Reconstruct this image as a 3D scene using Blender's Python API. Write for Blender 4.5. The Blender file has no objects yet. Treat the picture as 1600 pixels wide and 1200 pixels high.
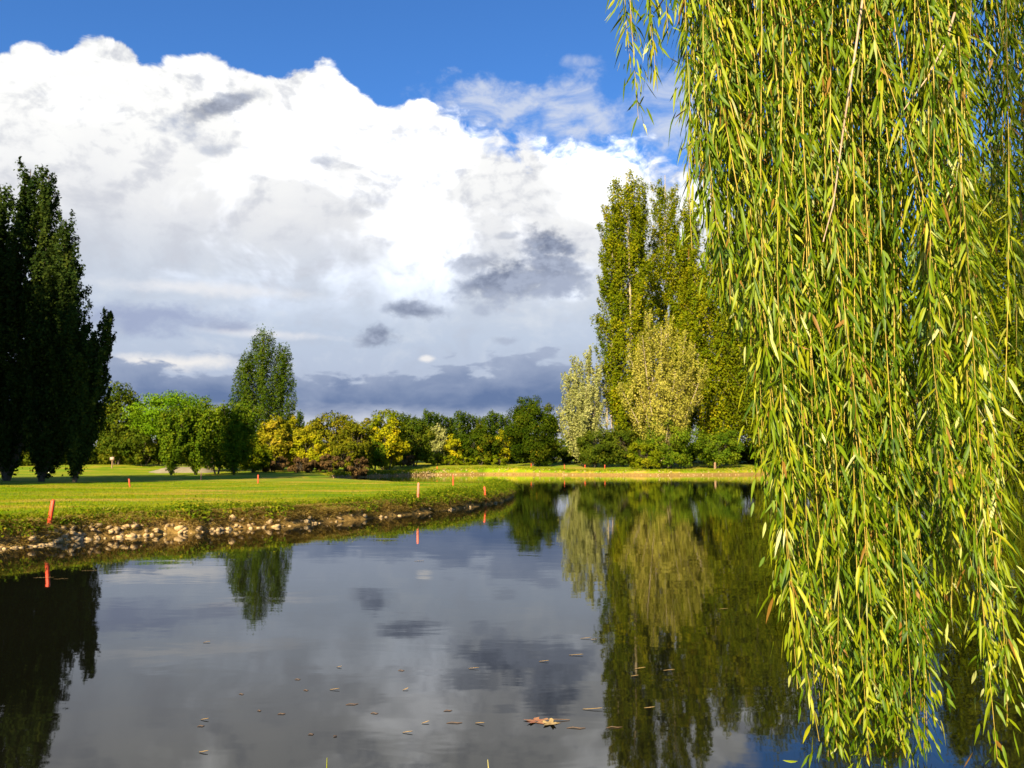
import bpy, math, random
import numpy as np
from mathutils import Matrix, Vector

random.seed(7)
RNG = np.random.default_rng(7)
scene = bpy.context.scene
COL = scene.collection

# ------------------------------------------------------------------ camera
F = 1244.0                                   # focal length in pixels of the 1600 px wide photograph
CAM_H = 1.15
PITCH = math.atan(127.5 / F)
cam = bpy.data.cameras.new('camera')
cam.sensor_width = 36.0
cam.lens = F / 1600 * 36.0
cam.clip_start = 0.05
cam.clip_end = 6000
cam.dof.use_dof = True
cam.dof.focus_distance = 3.2
cam.dof.aperture_fstop = 8.0
cam_o = bpy.data.objects.new('camera', cam)
COL.objects.link(cam_o)
cam_o.location = (0, 0, CAM_H)
cam_o.rotation_euler = (math.pi / 2 + PITCH, 0, 0)
scene.camera = cam_o

def ray(px, py):
    a, b = (px - 800) / F, (600 - py) / F
    return np.array([a, math.cos(PITCH) - b * math.sin(PITCH), math.sin(PITCH) + b * math.cos(PITCH)])

def at(px, py, dist):                        # point on the pixel's ray at depth dist
    r = ray(px, py)
    return np.array([0, 0, CAM_H]) + r * (dist / r[1])

def on(px, py, z=0.0):                       # point where the pixel's ray meets height z
    r = ray(px, py)
    return np.array([0, 0, CAM_H]) + r * ((z - CAM_H) / r[2])

# ------------------------------------------------------------------ exposure, sun
scene.render.engine = 'CYCLES'
scene.cycles.use_denoising = True
scene.cycles.max_bounces = 6
scene.cycles.diffuse_bounces = 2
scene.cycles.glossy_bounces = 3
scene.cycles.transmission_bounces = 4
scene.cycles.transparent_max_bounces = 8
scene.cycles.caustics_reflective = False
scene.cycles.caustics_refractive = False
scene.view_settings.view_transform = 'Standard'
scene.view_settings.look = 'None'
scene.view_settings.gamma = 1.0
scene.view_settings.use_curve_mapping = False
EXPO = 1.36
scene.view_settings.exposure = EXPO
K = 1 / 2 ** EXPO

SUN_EL = math.radians(28)
to_sun_h = Vector((-0.35, -0.94, 0)).normalized()
to_sun = Vector((to_sun_h.x * math.cos(SUN_EL), to_sun_h.y * math.cos(SUN_EL), math.sin(SUN_EL)))
sun = bpy.data.lights.new('sun', 'SUN')
sun.energy = 5.0
sun.angle = math.radians(0.5)
sun.color = (1.0, 0.87, 0.56)
sun_o = bpy.data.objects.new('sun', sun)
COL.objects.link(sun_o)
sun_o.rotation_euler = (-to_sun).to_track_quat('-Z', 'Y').to_euler()

def srgb(r, g, b, k=1.0):
    f = lambda c: (c / 255 / 12.92) if c / 255 <= 0.04045 else ((c / 255 + 0.055) / 1.055) ** 2.4
    return (f(r) * k, f(g) * k, f(b) * k, 1.0)

# ------------------------------------------------------------------ node helper
class NB:
    def __init__(self, tree):
        self.t = tree
    def new(self, kind, **kw):
        n = self.t.nodes.new(kind)
        for k, v in kw.items():
            setattr(n, k, v)
        return n
    def put(self, sock, v):
        if v is None:
            return
        if isinstance(v, bpy.types.NodeSocket):
            self.t.links.new(v, sock)
        else:
            sock.default_value = v
    def m(self, op, a, b=None, c=None, clamp=False):
        n = self.new('ShaderNodeMath', operation=op, use_clamp=clamp)
        self.put(n.inputs[0], a); self.put(n.inputs[1], b); self.put(n.inputs[2], c)
        return n.outputs[0]
    def add(self, a, b): return self.m('ADD', a, b)
    def sub(self, a, b): return self.m('SUBTRACT', a, b)
    def mul(self, a, b): return self.m('MULTIPLY', a, b)
    def smooth(self, x, e0, e1):
        n = self.new('ShaderNodeMapRange', interpolation_type='SMOOTHSTEP', clamp=True)
        self.put(n.inputs['Value'], x); self.put(n.inputs['From Min'], e0); self.put(n.inputs['From Max'], e1)
        return n.outputs[0]
    def lin(self, x, e0, e1, t0=0.0, t1=1.0):
        n = self.new('ShaderNodeMapRange', clamp=True)
        for i, v in enumerate((x, e0, e1, t0, t1)):
            self.put(n.inputs[i], v)
        return n.outputs[0]
    def noise(self, vec, scale, detail=4.0, rough=0.5, dist=0.0, lac=2.0):
        n = self.new('ShaderNodeTexNoise')
        self.put(n.inputs['Vector'], vec)
        n.inputs['Scale'].default_value = scale; n.inputs['Detail'].default_value = detail
        n.inputs['Roughness'].default_value = rough; n.inputs['Distortion'].default_value = dist
        n.inputs['Lacunarity'].default_value = lac
        return n.outputs['Fac']
    def vmath(self, op, a, b=None):
        n = self.new('ShaderNodeVectorMath', operation=op)
        self.put(n.inputs[0], a); self.put(n.inputs[1], b)
        return n.outputs[0]
    def mix(self, f, a, b, mode='MIX'):
        n = self.new('ShaderNodeMix', data_type='RGBA', blend_type=mode)
        self.put(n.inputs['Factor'], f); self.put(n.inputs[6], a); self.put(n.inputs[7], b)
        return n.outputs[2]
    def ramp(self, f, stops):
        n = self.new('ShaderNodeValToRGB')
        e = n.color_ramp.elements
        while len(e) < len(stops):
            e.new(0.5)
        for el, (p, c) in zip(e, stops):
            el.position = p; el.color = c if len(c) == 4 else (*c, 1)
        self.put(n.inputs[0], f)
        return n.outputs[0]

# ------------------------------------------------------------------ sky
def aed(px, py):                             # direction of a pixel as azimuth, elevation in degrees
    r = ray(px, py)
    return math.degrees(math.atan2(r[0], r[1])), math.degrees(math.atan2(r[2], math.hypot(r[0], r[1])))

def build_world():
    w = bpy.data.worlds.new('World')
    scene.world = w
    w.use_nodes = True
    t = w.node_tree
    t.nodes.clear()
    n = NB(t)
    tc = n.new('ShaderNodeTexCoord').outputs['Generated']
    d = n.vmath('NORMALIZE', tc)
    sx = n.new('ShaderNodeSeparateXYZ'); n.put(sx.inputs[0], d)
    x, y, z = sx.outputs
    az = n.mul(n.m('ARCTAN2', x, y), 57.29578)
    el = n.mul(n.m('ARCSINE', z), 57.29578)
    dst = n.vmath('MULTIPLY', d, (1, 1, 1.5))
    # clear sky
    sky = n.new('ShaderNodeTexSky', sky_type='NISHITA')
    sky.sun_disc = False
    sky.sun_elevation = SUN_EL
    sky.sun_rotation = math.atan2(to_sun.x, to_sun.y)
    sky.air_density = 1.0; sky.dust_density = 0.15; sky.ozone_density = 4.5
    # ---- the big cumulus: top edge over azimuth
    pts = [(-500, 130), (-300, 60), (-150, 90), (-40, 95), (0, 84), (30, 62), (70, 66), (95, 88), (118, 68), (150, 48), (185, 58),
           (232, 94), (280, 92), (335, 82), (365, 100), (400, 112), (455, 114), (500, 99), (530, 104), (560, 135), (600, 158),
           (650, 150), (690, 158), (740, 190), (800, 200), (870, 212), (950, 212), (1010, 222), (1040, 240), (1090, 252), (1180, 300),
           (1300, 400), (1450, 520), (1700, 560)]
    fc = n.new('ShaderNodeFloatCurve')
    cv = fc.mapping.curves[0]
    L0, L1, EH = -48.0, 48.0, 40.0
    pp = []
    for px, py in pts:
        a, e = aed(px, py)
        u = (a - L0) / (L1 - L0)
        if 0 < u < 1:
            pp.append((u, e / EH))
    pp = [(0.0, pp[0][1])] + pp + [(1.0, pp[-1][1])]
    cv.points[0].location = pp[0]; cv.points[1].location = pp[-1]
    for q in pp[1:-1]:
        cv.points.new(*q)
    for p in cv.points:
        p.handle_type = 'AUTO'
    fc.mapping.use_clip = False
    fc.mapping.update()
    n.put(fc.inputs['Value'], n.lin(az, L0, L1))
    edge = n.mul(fc.outputs[0], EH)
    front = n.smooth(n.m('ABSOLUTE', az), 120.0, 60.0)
    edge = n.add(n.mul(n.sub(edge, 6.0), front), 6.0)
    warp = n.noise(dst, 7.0, 2.0, 0.5)
    big = n.noise(dst, 11.0, 7.0, 0.58, 0.35)
    fine = n.noise(dst, 34.0, 6.0, 0.62, 0.5)
    vo = n.new('ShaderNodeTexVoronoi', feature='SMOOTH_F1')
    n.put(vo.inputs['Vector'], n.vmath('ADD', dst, n.vmath('MULTIPLY', n.new('ShaderNodeTexNoise').outputs['Color'], (0.0, 0.0, 0.0))))
    vo.inputs['Scale'].default_value = 30.0; vo.inputs['Smoothness'].default_value = 0.35
    puff = n.sub(0.5, vo.outputs['Distance'])
    right = n.smooth(az, -8.0, 1.0)
    amp = n.add(1.6, n.mul(right, 4.5))
    D = n.sub(edge, el)
    Db = n.add(n.add(D, n.mul(n.sub(fine, 0.5), amp)), n.add(n.mul(puff, 0.9), n.mul(n.sub(big, 0.5), n.add(0.6, n.mul(right, 3.0)))))
    soft = n.add(0.45, n.mul(right, 2.2))
    cmask = n.smooth(n.m('DIVIDE', Db, soft), 0.0, 1.0)
    # inner shading: lit from upper left
    off = (0.020, 0.0, -0.020)
    b2 = n.noise(n.vmath('ADD', dst, off), 11.0, 7.0, 0.58, 0.35)
    f2 = n.noise(n.vmath('ADD', dst, (0.008, 0, -0.008)), 34.0, 6.0, 0.62, 0.5)
    vo2 = n.noise(dst, 4.0, 4.0, 0.5, 0.6)
    nearedge = n.smooth(D, 13.0, 1.0)
    shade = n.add(n.mul(n.sub(big, b2), n.add(0.6, n.mul(nearedge, 1.0))), n.mul(n.sub(fine, f2), n.mul(nearedge, 0.9)))
    shade = n.add(shade, n.mul(n.sub(vo2, 0.5), 0.32))
    base = n.ramp(n.lin(el, 0.0, 34.0), [
        (0.0, srgb(205, 208, 218, K)), (0.07, srgb(206, 210, 222, K)), (0.16, srgb(186, 198, 221, K)), (0.27, srgb(198, 211, 231, K)),
        (0.38, srgb(213, 221, 234, K)), (0.50, srgb(230, 232, 238, K)), (0.62, srgb(243, 244, 247, K)), (0.80, srgb(254, 254, 253, K * 1.03))])
    # towards the top edge the puffs are fully lit
    base = n.mix(n.mul(nearedge, n.sub(1.0, n.mul(right, 0.4))), base, srgb(255, 255, 253, K * 1.08))
    dark = n.mix(0.42, base, srgb(150, 160, 182, K))
    lightc = n.mix(0.45, base, srgb(255, 255, 252, K * 1.06))
    ccol = n.mix(n.lin(shade, -0.30, 0.0), dark, base)
    ccol = n.mix(n.lin(shade, 0.02, 0.30), ccol, lightc)
    # sunlit parts of the cloud are brighter than white
    lit = n.mul(n.smooth(n.noise(dst, 5.5, 5.0, 0.55, 0.5), 0.44, 0.66), n.smooth(el, 9.0, 15.0))
    hdr = n.add(0.95, n.mul(lit, 1.0))
    hv = n.new('ShaderNodeCombineXYZ')
    for q in range(3): n.put(hv.inputs[q], hdr)
    ccol = n.mix(1.0, ccol, hv.outputs[0], 'MULTIPLY')
    soft_shade = n.mul(n.smooth(n.add(n.sub(b2, big), n.mul(n.sub(f2, fine), 0.35)), 0.0, 0.22), n.smooth(el, 6.0, 14.0))
    ccol = n.mix(n.mul(soft_shade, 0.5), ccol, srgb(206, 209, 219, K))
    # ---- smaller clouds: ellipses in azimuth and elevation with torn edges
    wn = n.new('ShaderNodeTexNoise'); n.put(wn.inputs['Vector'], dst)
    wn.inputs['Scale'].default_value = 16.0; wn.inputs['Detail'].default_value = 6.0; wn.inputs['Roughness'].default_value = 0.6
    ws = n.new('ShaderNodeSeparateXYZ'); n.put(ws.inputs[0], wn.outputs['Color'])
    wn1, wn2 = n.sub(ws.outputs[0], 0.5), n.sub(ws.outputs[1], 0.5)
    frn = n.noise(dst, 60.0, 5.0, 0.6, 0.3)
    def blob(px, py, rx, ry, ang=0.0, wamp=1.0, s0=1.15, s1=0.25, tear=0.9):
        a0, e0 = aed(px, py)
        k = math.degrees(1 / F) * 0.96
        ca, sa = math.cos(math.radians(ang)), math.sin(math.radians(ang))
        da = n.add(n.sub(az, a0), n.mul(wn1, wamp * rx * k * 1.3))
        de = n.add(n.sub(el, e0), n.mul(wn2, wamp * ry * k * 2.6))
        u = n.m('DIVIDE', n.add(n.mul(da, ca), n.mul(de, -sa)), rx * k)
        v = n.m('DIVIDE', n.add(n.mul(da, sa), n.mul(de, ca)), ry * k)
        r = n.m('SQRT', n.add(n.mul(u, u), n.mul(v, v)))
        r = n.add(r, n.mul(n.sub(frn, 0.5), tear))
        return n.smooth(r, s0, s1)
    def over(col, mask, c, alpha=1.0):
        return n.mix(n.mul(mask, alpha), col, c)
    # grey layers low on the left, bright streaks
    ccol = over(ccol, blob(215, 497, 170, 26, 0, 1, 1.2, 0.1), srgb(158, 170, 202, K), 0.85)
    ccol = over(ccol, blob(355, 512, 50, 11), srgb(165, 174, 200, K), 0.7)
    ccol = over(ccol, blob(330, 452, 170, 13, 0, .8, 1.2, 0.0), srgb(240, 240, 243, K), 0.75)
    ccol = over(ccol, blob(420, 523, 120, 8, 0, .8, 1.2, 0.0), srgb(236, 236, 240, K), 0.8)
    ccol = over(ccol, blob(270, 566, 150, 14, 0, .8, 1.2, 0.0), srgb(246, 243, 240, K), 0.9)
    # blue-grey band above the horizon
    lump = n.noise(n.vmath('MULTIPLY', dst, (1, 1, 1.8)), 19.0, 5.0, 0.55, 0.2)
    top = n.add(6.9, n.mul(n.sub(lump, 0.5), 6.0))
    top = n.add(top, n.mul(n.smooth(az, 8.0, 2.5), n.mul(n.smooth(az, -8, 2.0), 1.2)))
    bm = n.mul(n.smooth(n.sub(top, el), 0.0, 0.7), n.smooth(n.add(el, n.mul(n.sub(lump, 0.5), 1.6)), 3.0, 4.6))
    bcol = n.mix(n.lin(n.add(n.mul(n.sub(top, el), 0.25), n.mul(n.sub(lump, b2), -1.2)), 0.0, 0.7), srgb(168, 180, 204, K), srgb(100, 122, 163, K))
    ccol = over(ccol, n.mul(bm, n.smooth(n.m('ABSOLUTE', az), 110, 50)), bcol, 0.97)
    ccol = over(ccol, blob(665, 563, 16, 7), srgb(245, 243, 242, K), 0.9)
    # torn dark clouds
    dcol = n.mix(n.lin(n.sub(frn, n.mul(wn2, 1.4)), 0.3, 0.8), srgb(168, 178, 200, K), srgb(98, 110, 138, K))
    for px, py, rx, ry, ang, al in ((350, 172, 86, 21, -22, .85), (335, 232, 26, 9, 0, .6), (500, 247, 28, 9, 0, .5), (872, 410, 80, 34, 12, .95),
                                    (800, 440, 112, 27, -8, .95), (735, 412, 50, 16, -5, .7), (645, 484, 52, 21, 0, .9), (586, 529, 36, 19, 0, .9),
                                    (792, 527, 24, 8, 0, .6), (754, 484, 18, 9, 0, .5), (790, 369, 20, 6, 0, .5)):
        ccol = over(ccol, blob(px, py, rx * 1.1, ry * 1.15, ang, 1.25, 1.15, 0.30, 1.1), dcol, al)
    # ---- thin torn veil at the upper right
    wsp = n.noise(n.vmath('MULTIPLY', dst, (1, 1, 1.6)), 12.0, 8.0, 0.62, 0.9)
    veil = n.mul(n.m('MAXIMUM', n.m('MAXIMUM', blob(780, 165, 130, 45, 0, 1.2), blob(900, 180, 110, 60, 15, 1.2)), n.m('MAXIMUM', blob(910, 99, 38, 12), blob(1060, 170, 90, 70, 0, 1.0))), n.lin(wsp, 0.30, 0.58))
    # scattered fair-weather clouds elsewhere (behind the camera and overhead)
    sc = n.mul(n.smooth(n.noise(d, 3.2, 6.0, 0.55, 0.3), 0.60, 0.72), n.smooth(n.m('ABSOLUTE', az), 55.0, 85.0))
    skyc = n.mix(n.smooth(el, 60.0, 10.0), srgb(40, 92, 180, 1), srgb(92, 148, 220, 1))
    bg0 = n.new('ShaderNodeBackground'); n.put(bg0.inputs['Color'], n.mix(1.0, sky.outputs[0], (0.42, 0.71, 1.0, 1), 'MULTIPLY')); bg0.inputs['Strength'].default_value = 0.074
    bg1 = n.new('ShaderNodeBackground'); n.put(bg1.inputs['Color'], ccol); bg1.inputs['Strength'].default_value = 1.0
    bg2 = n.new('ShaderNodeBackground'); bg2.inputs['Color'].default_value = srgb(214, 222, 238, K); bg2.inputs['Strength'].default_value = 1.0
    m0 = n.new('ShaderNodeMixShader'); n.put(m0.inputs[0], n.m('MAXIMUM', n.mul(veil, 0.85), n.mul(sc, 0.8)))
    t.links.new(bg0.outputs[0], m0.inputs[1]); t.links.new(bg2.outputs[0], m0.inputs[2])
    m1 = n.new('ShaderNodeMixShader'); n.put(m1.inputs[0], cmask)
    t.links.new(m0.outputs[0], m1.inputs[1]); t.links.new(bg1.outputs[0], m1.inputs[2])
    out = n.new('ShaderNodeOutputWorld')
    t.links.new(m1.outputs[0], out.inputs['Surface'])
    w.cycles.sampling_method = 'MANUAL'
    w.cycles.sample_map_resolution = 1024
build_world()

# ------------------------------------------------------------------ generic helpers
def tag(o, label=None, cat=None, group=None, kind=None):
    for k, v in (('label', label), ('category', cat), ('group', group), ('kind', kind)):
        if v:
            o[k] = v
    return o

def mesh_np(name, verts, faces, mat, parent=None, var=None, smooth=False):
    """verts (n,3), faces (m,k) -> ONE mesh object; var = one value per face"""
    me = bpy.data.meshes.new(name)
    verts = np.ascontiguousarray(verts, np.float32); faces = np.ascontiguousarray(faces, np.int32)
    m, k = faces.shape
    me.vertices.add(len(verts)); me.loops.add(m * k); me.polygons.add(m)
    me.vertices.foreach_set('co', verts.ravel())
    me.loops.foreach_set('vertex_index', faces.ravel())
    me.polygons.foreach_set('loop_start', np.arange(m, dtype=np.int32) * k)
    me.polygons.foreach_set('loop_total', np.full(m, k, np.int32))
    if smooth:
        me.polygons.foreach_set('use_smooth', np.ones(m, bool))
    if var is not None:
        a = me.attributes.new('var', 'FLOAT', 'FACE')
        a.data.foreach_set('value', np.ascontiguousarray(var, np.float32))
    me.update(calc_edges=True)
    me.materials.append(mat)
    o = bpy.data.objects.new(name, me)
    COL.objects.link(o)
    if parent is not None:
        o.parent = parent
    return o

def empty(name, loc):
    o = bpy.data.objects.new(name, None)
    o.empty_display_size = 0.3
    o.location = loc
    COL.objects.link(o)
    return o

def tube(points, radii, sides=6):
    P = np.asarray(points, float); R = np.asarray(radii, float)
    T = np.gradient(P, axis=0)
    T /= np.linalg.norm(T, axis=1, keepdims=True) + 1e-9
    ref = np.array([0.31, 0.95, 0.05])
    U = np.cross(T, ref); U /= np.linalg.norm(U, axis=1, keepdims=True) + 1e-9
    V = np.cross(T, U)
    a = np.linspace(0, 2 * math.pi, sides, endpoint=False)
    ring = P[:, None, :] + R[:, None, None] * (np.cos(a)[None, :, None] * U[:, None, :] + np.sin(a)[None, :, None] * V[:, None, :])
    v = ring.reshape(-1, 3)
    i, j = np.meshgrid(np.arange(len(P) - 1), np.arange(sides), indexing='ij')
    j2 = (j + 1) % sides
    f = np.stack([i * sides + j, i * sides + j2, (i + 1) * sides + j2, (i + 1) * sides + j], -1).reshape(-1, 4)
    return v, f

def join(parts):
    vs, fs, n = [], [], 0
    for v, f in parts:
        vs.append(v); fs.append(f + n); n += len(v)
    return np.concatenate(vs), np.concatenate(fs)

def unit(a):
    return a / (np.linalg.norm(a, axis=-1, keepdims=True) + 1e-9)

def leaf_quads(c, size, nrm, rng, aspect=0.6, along=None):
    """a rhombic leaf at every point c, normal near nrm"""
    n = len(c)
    nrm = unit(nrm)
    r = rng.normal(size=(n, 3)) if along is None else along + rng.normal(size=(n, 3)) * 0.5
    u = unit(r - (r * nrm).sum(1, keepdims=True) * nrm)
    v = np.cross(nrm, u)
    s = (size * rng.uniform(0.65, 1.3, n))[:, None]
    fold = nrm * s * 0.12
    verts = np.stack([c - u * s * 0.5, c + v * s * aspect * 0.5 + fold, c + u * s * 0.5, c - v * s * aspect * 0.5 + fold], 1).reshape(-1, 3)
    faces = np.arange(4 * n).reshape(-1, 4)
    return verts, faces

# ------------------------------------------------------------------ materials
MATS = {}
def new_mat(name):
    m = bpy.data.materials.new(name)
    m.use_nodes = True
    m.node_tree.nodes.clear()
    return m, NB(m.node_tree)

def leaf_mat(name, stops, trans=0.30, gloss=0.0, rough=0.45):
    if name in MATS:
        return MATS[name]
    m, n = new_mat(name)
    at_ = n.new('ShaderNodeAttribute', attribute_name='var').outputs['Fac']
    col = n.ramp(at_, stops)
    d = n.new('ShaderNodeBsdfDiffuse'); n.put(d.inputs['Color'], col)
    tr = n.new('ShaderNodeBsdfTranslucent'); n.put(tr.inputs['Color'], n.mix(1.0, col, (1.0, 1.0, 0.55, 1), 'MULTIPLY'))
    mx = n.new('ShaderNodeMixShader'); mx.inputs[0].default_value = trans
    n.t.links.new(d.outputs[0], mx.inputs[1]); n.t.links.new(tr.outputs[0], mx.inputs[2])
    last = mx.outputs[0]
    if gloss:
        g = n.new('ShaderNodeBsdfGlossy'); g.inputs['Roughness'].default_value = rough; g.inputs['Color'].default_value = (1, 1, 1, 1)
        m2 = n.new('ShaderNodeMixShader'); m2.inputs[0].default_value = gloss
        n.t.links.new(last, m2.inputs[1]); n.t.links.new(g.outputs[0], m2.inputs[2]); last = m2.outputs[0]
    o = n.new('ShaderNodeOutputMaterial'); n.t.links.new(last, o.inputs['Surface'])
    MATS[name] = m
    return m

def plain_mat(name, c0, c1, scale=6.0, rough=0.8, bump=0.3, stretch=(1, 1, 1)):
    if name in MATS:
        return MATS[name]
    m, n = new_mat(name)
    tc = n.new('ShaderNodeTexCoord').outputs['Object']
    v = n.vmath('MULTIPLY', tc, stretch)
    f = n.noise(v, scale, 6.0, 0.6)
    p = n.new('ShaderNodeBsdfPrincipled')
    n.put(p.inputs['Base Color'], n.ramp(f, [(0.3, c0), (0.7, c1)]))
    p.inputs['Roughness'].default_value = rough
    b = n.new('ShaderNodeBump'); b.inputs['Strength'].default_value = bump; b.inputs['Distance'].default_value = 0.02
    n.put(b.inputs['Height'], f); n.t.links.new(b.outputs[0], p.inputs['Normal'])
    o = n.new('ShaderNodeOutputMaterial'); n.t.links.new(p.outputs[0], o.inputs['Surface'])
    MATS[name] = m
    return m

BARK = plain_mat('bark', (0.045, 0.032, 0.020), (0.11, 0.080, 0.050), 5.0, 0.9, 0.6, (3, 3, 0.6))
BARK_PALE = plain_mat('bark_pale', (0.30, 0.22, 0.14), (0.48, 0.38, 0.26), 5.0, 0.9, 0.5, (3, 3, 0.6))

# ------------------------------------------------------------------ pond outline and ground
def pw(px, py, z=0.0):
    q = on(px, py, z)
    return (q[0], q[1])
front = [pw(*p) for p in ((-150, 870), (0, 858), (60, 853), (100, 847), (150, 842), (200, 839), (260, 834), (300, 833), (350, 828), (400, 825),
                          (450, 822), (500, 817), (550, 813), (600, 808), (650, 803), (700, 797), (745, 791), (780, 785), (797, 778))]
tip = [pw(802, 774), pw(797, 769.5), pw(775, 764.5)]
rear = [pw(*p, 0.36) for p in ((735, 755.0), (690, 753.6), (640, 752.0), (590, 750.2), (540, 748.0), (500, 747.2), (450, 747.2), (400, 747.5), (345, 748.2), (290, 748.8))]
ditch = [(-19.5, 47.6), (-17.5, 50.0), (-14.5, 53.5), (-13.2, 60.0)]
far = [pw(*p) for p in ((505, 747.5), (540, 746.2), (580, 744.6), (620, 743.2), (680, 742.0), (760, 741.4), (830, 741.6), (900, 742.2), (960, 742.6),
                        (1030, 742.8), (1100, 742.4), (1215, 741.4), (1400, 739.6), (1600, 738.2), (1800, 738.4))]
pond = [(-32, 1.0), (-32, 8.6), (-16, 9.4)] + front + tip + rear + ditch + far + [(118, 112), (90, 92), (52, 62), (26, 24), (11, 7.5), (6.5, 3.4), (4.2, 2.2), (2.4, 1.2), (0, 0.95), (-6, 1.0)]
POND = np.array(pond)

def signed(x, y):                            # distance to the shoreline, positive on land
    A = POND; B = np.roll(POND, -1, 0)
    best = np.full(x.shape, 1e18); inside = np.zeros(x.shape, bool)
    for (ax, ay), (bx, by) in zip(A, B):
        dx, dy = bx - ax, by - ay
        t = np.clip(((x - ax) * dx + (y - ay) * dy) / (dx * dx + dy * dy + 1e-12), 0, 1)
        best = np.minimum(best, (x - ax - t * dx) ** 2 + (y - ay - t * dy) ** 2)
        c = (ay > y) != (by > y)
        inside ^= c & (x < (bx - ax) * (y - ay) / (by - ay + 1e-12) + ax)
    return np.where(inside, -1, 1) * np.sqrt(best)

def wob(x, y, s, seed=0.0):
    return (np.sin(x * 1.7 * s + 1.3 + seed) * np.cos(y * 1.3 * s - 0.7 + seed * 2) + 0.6 * np.sin(x * 3.1 * s - y * 2.3 * s + seed * 3)
            + 0.4 * np.cos(x * 5.3 * s + y * 6.1 * s + seed)) / 2.0

def land(x, y):
    return 0.39 + 0.03 * wob(x, y, 0.25) + np.interp(y, [0, 40, 60, 85, 99, 104, 112, 118, 130, 160, 400, 3000], [0, 0, 0.02, 0.12, 0.22, 0.50, 0.85, 0.95, 1.7, 2.0, 2.2, 2.4]) + 0.75 * np.exp(-((x + 42) / 20) ** 2 - ((y - 86) / 11) ** 2)

def ground_z(x, y, fine=True):
    x = np.asarray(x, float); y = np.asarray(y, float)
    s = signed(x, y)
    if fine:
        near = np.interp(y, [0, 40, 90], [1.0, 0.8, 0.6])
        s = s + near * (0.10 * wob(x, y, 2.2, 1.0) + 0.06 * wob(x, y, 6.0, 2.0))
    L = land(x, y)
    pf = np.interp(s, [-4, -1, 0, 0.10, 0.28, 0.6, 1.4], [-2.0, -1.0, 0.0, 0.42, 0.80, 0.95, 1.0])
    return L * pf + np.where(s > 0.5, 0.012 * wob(x, y, 1.3, 4.0), 0)

def axis(segs):
    out = []
    for a, b, st in segs:
        out += list(np.arange(a, b, st))
    return np.array(out)

def lawn_colour(n, pos):
    n1 = n.noise(n.vmath('MULTIPLY', pos, (0.16, 0.55, 0)), 1.0, 5.0, 0.6, 0.5)
    n3 = n.noise(n.vmath('MULTIPLY', pos, (0.3, 1.0, 0)), 0.9, 4.0, 0.55)
    g = n.ramp(n1, [(0.36, (0.11, 0.20, 0.001)), (0.46, (0.185, 0.245, 0.002)), (0.55, (0.31, 0.27, 0.010)), (0.64, (0.42, 0.28, 0.05))])
    return n.mix(n.lin(n3, 0.50, 0.66), g, (0.13, 0.215, 0.003, 1))

def ground_material():
    m, n = new_mat('grass_ground')
    pos = n.new('ShaderNodeNewGeometry').outputs['Position']
    sp = n.new('ShaderNodeSeparateXYZ'); n.put(sp.inputs[0], pos)
    n2 = n.noise(pos, 9.0, 5.0, 0.65)
    g = lawn_colour(n, pos)
    g = n.mix(n.lin(n2, 0.35, 0.8, 0.0, 0.4), g, (0.10, 0.125, 0.006, 1))
    soil = n.ramp(n2, [(0.3, (0.10, 0.055, 0.014)), (0.7, (0.36, 0.22, 0.062))])
    nz = n.add(sp.outputs[2], n.mul(n.sub(n2, 0.5), 0.12))
    col = n.mix(n.smooth(nz, 0.20, 0.34), soil, g)
    p = n.new('ShaderNodeBsdfPrincipled')
    n.put(p.inputs['Base Color'], col)
    p.inputs['Roughness'].default_value = 0.95
    p.inputs['Specular IOR Level'].default_value = 0.1
    b = n.new('ShaderNodeBump'); b.inputs['Strength'].default_value = 0.7; b.inputs['Distance'].default_value = 0.04
    n.put(b.inputs['Height'], n.noise(pos, 25.0, 4.0, 0.7)); n.t.links.new(b.outputs[0], p.inputs['Normal'])
    o = n.new('ShaderNodeOutputMaterial'); n.t.links.new(p.outputs[0], o.inputs['Surface'])
    return m

def lawn_blade_material():
    m, n = new_mat('lawn_blades')
    pos = n.new('ShaderNodeNewGeometry').outputs['Position']
    va = n.new('ShaderNodeAttribute', attribute_name='var').outputs['Fac']
    col = n.mix(n.lin(va, 0.0, 1.0, 0.0, 0.35), lawn_colour(n, pos), (0.12, 0.16, 0.004, 1))
    d = n.new('ShaderNodeBsdfDiffuse'); n.put(d.inputs['Color'], col)
    tr = n.new('ShaderNodeBsdfTranslucent'); n.put(tr.inputs['Color'], col)
    mx = n.new('ShaderNodeMixShader'); mx.inputs[0].default_value = 0.3
    n.t.links.new(d.outputs[0], mx.inputs[1]); n.t.links.new(tr.outputs[0], mx.inputs[2])
    o = n.new('ShaderNodeOutputMaterial'); n.t.links.new(mx.outputs[0], o.inputs['Surface'])
    return m

xs = np.concatenate([axis([(-2500, -400, 150), (-400, -100, 25), (-100, -30, 3), (-30, -14, 0.5), (-14, 2.5, 0.16), (2.5, 40, 0.7), (40, 130, 3), (130, 400, 25), (400, 2501, 150)])])
ys = np.concatenate([axis([(-60, -2, 6), (-2, 9, 0.5), (9, 32, 0.14), (32, 48, 0.22), (48, 70, 0.6), (70, 94, 0.5), (94, 112, 0.28), (112, 160, 2), (160, 400, 20), (400, 3001, 200)])])
X, Y = np.meshgrid(xs, ys, indexing='ij')
Z = ground_z(X, Y)
nx, ny = X.shape
i, j = np.meshgrid(np.arange(nx - 1), np.arange(ny - 1), indexing='ij')
gf = np.stack([i * ny + j, (i + 1) * ny + j, (i + 1) * ny + j + 1, i * ny + j + 1], -1).reshape(-1, 4)
ground = mesh_np('ground', np.stack([X, Y, Z], -1).reshape(-1, 3), gf, ground_material(), smooth=True)
tag(ground, 'mown lawn with dry patches running down to the pond banks', 'lawn', kind='structure')

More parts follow.
